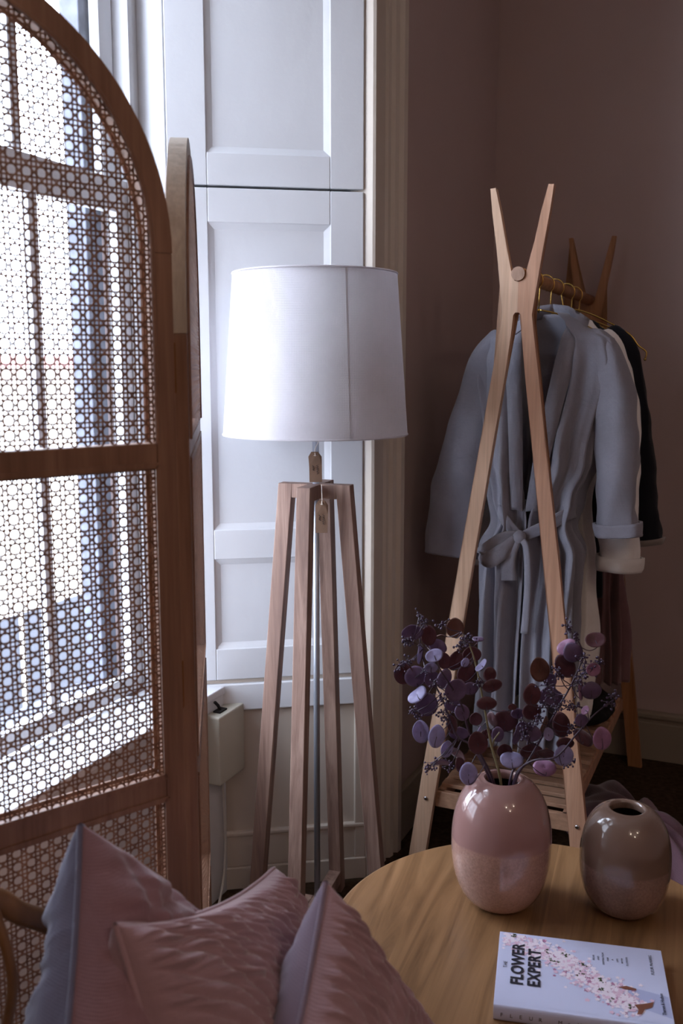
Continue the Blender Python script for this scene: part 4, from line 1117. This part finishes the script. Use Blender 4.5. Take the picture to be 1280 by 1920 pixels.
# printed blossom branch: flat petals in the plane of the cover
rp = random.Random(4)
def print_part(nm, mat, items, z_lo, z_hi):
    m = MB()
    for (a, b_, r_, ph_, k_, asp) in items:
        zoff = rp.uniform(z_lo, z_hi)
        c_ = [B(a + r_*math.cos(ph_+2*PI*i/k_)*(1 if i % 2 else asp), b_ + r_*math.sin(ph_+2*PI*i/k_)*(1 if i % 2 else asp), BT+zoff) for i in range(k_)]
        if all(0.001 < (p-BA).dot(BX) < BL-.001 and .001 < -(p-BA).dot(BY) < BW-.010 for p in c_): m.add(c_, [tuple(range(k_))])
    m.keepn = True
    o = m.build(nm, mat, bk, loc=BA); stuff(o); return o
path = [(.004, .008), (.045, .030), (.075, .048), (.100, .060), (.125, .085), (.150, .108), (.175, .130), (.195, .150)]
def along(t):
    k = t*(len(path)-1); i = int(min(k, len(path)-2)); return lerp(path[i][0], path[i+1][0], k-i), lerp(path[i][1], path[i+1][1], k-i)
sets = {'pale': [], 'pink': [], 'deep': [], 'green': []}
for i in range(1100):
    t = rp.random(); a, b_ = along(t); sprd = .0185*(.75+.5*math.sin(t*17)**2); a += rp.gauss(0, sprd*.75); b_ += rp.gauss(0, sprd*.75)
    k = rp.random(); nm = 'pale' if k < .58 else 'pink' if k < .90 else 'deep'
    sets[nm].append((a, b_, rp.uniform(.0026, .0052), rp.random()*6, 10, .55))
for gx, gy in ((.022, .010), (.075, .042), (.104, .044), (.085, .062), (.125, .088), (.155, .098), (.150, .118), (.165, .138), (.130, .065), (.19, .152)):
    for i in range(6): sets['green'].append((gx+rp.gauss(0, .0035), gy+rp.gauss(0, .0035), rp.uniform(.0015, .0034), rp.random()*6, 6, .5))
print_part('printed_blossom', M['pt_pale'], sets['pale'], .0003, .0007)
print_part('printed_blossom', M['pt_pink'], sets['pink'], .0002, .0007)
print_part('printed_leaves', M['pt_green'], sets['green'], .00068, .00074)
print_part('printed_blossom', M['pt_deep'], sets['deep'], .0001, .0006)
def flat(nm, mat, pts, z): m = MB(); m.keepn = True; m.add([B(a, b_, BT+z) for a, b_ in pts], [tuple(range(len(pts)))]); return m.build(nm, mat, bk, loc=BA)
flat('printed_sleeve', M['pt_sleeve'], [(.187, .108), (.206, .106), (.248, .116), (.2485, .165), (.222, .155), (.2, .145)], .00006)
flat('printed_wrist', M['pt_skin'], [(.178, .108), (.190, .103), (.204, .107), (.203, .111), (.188, .112)], .00075)
flat('printed_hand', M['pt_skin'], [(.198, .145), (.214, .139), (.226, .133), (.222, .146), (.212, .152), (.207, .164), (.200, .166), (.203, .155)], .00078)

# ------------------------------------------------------------------ CUSHIONS
def cushion(name, corner, n_dir, f_dir, side, thick, mat_a, mat_b, label, quilt=0.0, seed=0, gap=.0, cusp=.09, flip=False, side2=None):
    """corner: top corner; n_dir / f_dir: unit directions of the two edges leaving it"""
    C0 = Vector(corner); f_ = Vector(f_dir).normalized(); n_ = Vector(n_dir); n_ = (n_ - f_*n_.dot(f_)).normalized()
    side2 = side2 or side
    w = n_.cross(f_).normalized()
    ctr = C0 + n_*side/2 + f_*side2/2
    root = thing(name, ctr, label, 'cushion')
    G = 210
    def surf(a, b_, s):
        x = a*(1-cusp*(1-b_*b_)); y = b_*(1-cusp*(1-a*a))
        e = max(0, (1-a*a)*(1-b_*b_)); h = thick/2*e**.36 + .004*min(1, e*30)
        p = Vector((x, y, 0))
        h += (.008*noise.noise(Vector((x*2.5, y*2.5, seed+s)))+.004*noise.noise(Vector((x*6, y*6, seed+7*s))))*min(1, e*4)
        # wrinkles radiating from the edges
        ed = 1-e
        wq = .25 if quilt else 1.0
        if not quilt or s < 0: h += (.011*abs(noise.noise(Vector((x*7+y*1.5, y*1.8, seed+9.3))))**.8 + .005*noise.noise(Vector((x*15, y*4, seed+2))))*min(1, e*8)
        h += wq*.007*math.sin(17*a + 6*noise.noise(Vector((a*3, b_*3, seed))))*(abs(b_)**3)*min(1, e*5) + wq*.007*math.sin(16*b_+6*noise.noise(Vector((b_*3, a*3, seed+3))))*(abs(a)**3)*min(1, e*5)
        if quilt and (s > 0 or mat_a is mat_b):
            # rows of hand stitching in wavy fans: valleys on the thread lines, puckers between
            dx, dy = x-.15, y+1.15
            rr = math.hypot(dx, dy) + .05*noise.noise(Vector((x*4, y*4, seed+5)))
            an = math.atan2(dy, dx)
            row = abs(math.sin(rr*side/2/.017*PI))
            pk = noise.noise(Vector((math.floor(rr*side/2/.017)*7.3, an*rr*17, seed)))
            h += quilt*((row**.7-.6) + 1.3*pk*row)*min(1, e*25)
        return x, y, h
    for s, mt, nm in ((1, mat_a, 'front_face'), (-1, mat_b, 'back_face')):
        pts = []
        for i in range(G):
            a = -math.cos(PI*i/(G-1)) * .6 + (-1+2*i/(G-1))*.4
            for j in range(G):
                b_ = -math.cos(PI*j/(G-1)) * .6 + (-1+2*j/(G-1))*.4
                x, y, h = surf(a, b_, s)
                pts.append(ctr + n_*(x*side/2) + f_*(y*side2/2) + w*(s*(h + .001)))
        MB().grid(pts, G, G).build(nm, mt, root, smooth=True, loc=ctr)
    ring = []
    K = 60
    for (a0, b0, a1, b1) in ((-1, -1, 1, -1), (1, -1, 1, 1), (1, 1, -1, 1), (-1, 1, -1, -1)):
        for k in range(K):
            a = lerp(a0, a1, k/K); b_ = lerp(b0, b1, k/K)
            x = a*(1-cusp*(1-b_*b_)); y = b_*(1-cusp*(1-a*a)); ring.append(ctr + n_*(x*side/2) + f_*(y*side2/2))
    ring.append(ring[0])
    MB().tube(ring, .0032, 8, cap=False).build('seam', mat_b, root, smooth=True, loc=ctr)
    return root
cushion('velvet_cushion', (-.2546, .88, .909), (.08, -.75, -.65), (.30, .62, -.72), .40, .15, M['vel_mauve'], M['vel_grey'], 'two-tone cushion, mauve velvet front and grey back, leftmost on the chair', seed=1)
cushion('quilted_cushion', (-.204, .80, .853), (.33, -.35, -.88), (.31, .885, -.343), .40, .15, M['quilt'], M['quilt'], 'pink quilted velvet cushion in the middle of the three', quilt=.0085, seed=2, side2=.38)
cushion('quilted_cushion', (-.0165, .92, .8265), (-.19, -.81, -.56), (.36, .42, -.83), .38, .13, M['quilt'], M['quilt_back'], 'pink quilted cushion with plain lilac back, rightmost of the three', quilt=.0085, seed=6)

# rattan armchair under the cushions
ch = thing('rattan_armchair', (-.12, .72, 0), 'low rattan armchair holding the cushions, its arm showing at the left edge', 'chair')
cl = (-.12, .72, 0)
arm = curve_pts([(-.235, .965, .72), (-.30, .945, .762), (-.328, .915, .795), (-.362, .875, .832), (-.42, .72, .83), (-.43, .50, .74), (-.38, .34, .62)], 8)
MB().tube(arm, .0115, 16).build('arm_rail', M['rattan_pole'], ch, smooth=True, loc=cl)
arm2 = curve_pts([(-.235, .965, .72), (-.10, .98, .62), (.05, .90, .54), (.10, .74, .50), (.11, .5, .48), (.10, .34, .50)], 8)
MB().tube(arm2, .0145, 16).build('arm_rail', M['rattan_pole'], ch, smooth=True, loc=cl)
for pts in ([(-.385, .80, .835), (-.375, .80, .66), (-.36, .80, .40), (-.35, .82, .0)], [(-.38, .38, .61), (-.38, .38, .3), (-.39, .36, 0)], [(.095, .82, .51), (.10, .83, .3), (.12, .85, 0)], [(.10, .38, .49), (.10, .38, .3), (.11, .36, 0)]):
    MB().tube(curve_pts(pts, 6), .0095, 12).build('leg', M['rattan_pole'], ch, smooth=True, loc=cl)
MB().tube(curve_pts([(-.345, .875, .835), (-.328, .866, .788), (-.3225, .862, .75), (-.330, .857, .70), (-.345, .85, .58), (-.33, .82, .30)], 6), .0055, 10).build('spindle', M['rattan_pole'], ch, smooth=True, loc=cl)
st_ = MB()
ringp = [(-.135+.235*math.cos(2*PI*k/40), .60+.26*math.sin(2*PI*k/40), .27) for k in range(41)]
MB().tube(ringp, .015, 12, cap=False).build('seat_hoop', M['rattan_pole'], ch, smooth=True, loc=cl)
for k in range(-7, 8):
    x = k*.031; hh = .26*math.sqrt(max(0, 1-(x/.235)**2))
    st_.tube([(-.135+x, .60-hh, .272), (-.135+x, .60+hh, .272)], .006, 6)
    y = k*.034; ww = .235*math.sqrt(max(0, 1-(y/.26)**2))
    st_.tube([(-.135-ww, .60+y, .280), (-.135+ww, .60+y, .280)], .006, 6)
stuff(st_.build('seat_weave', M['cane'], ch, smooth=True, loc=cl))
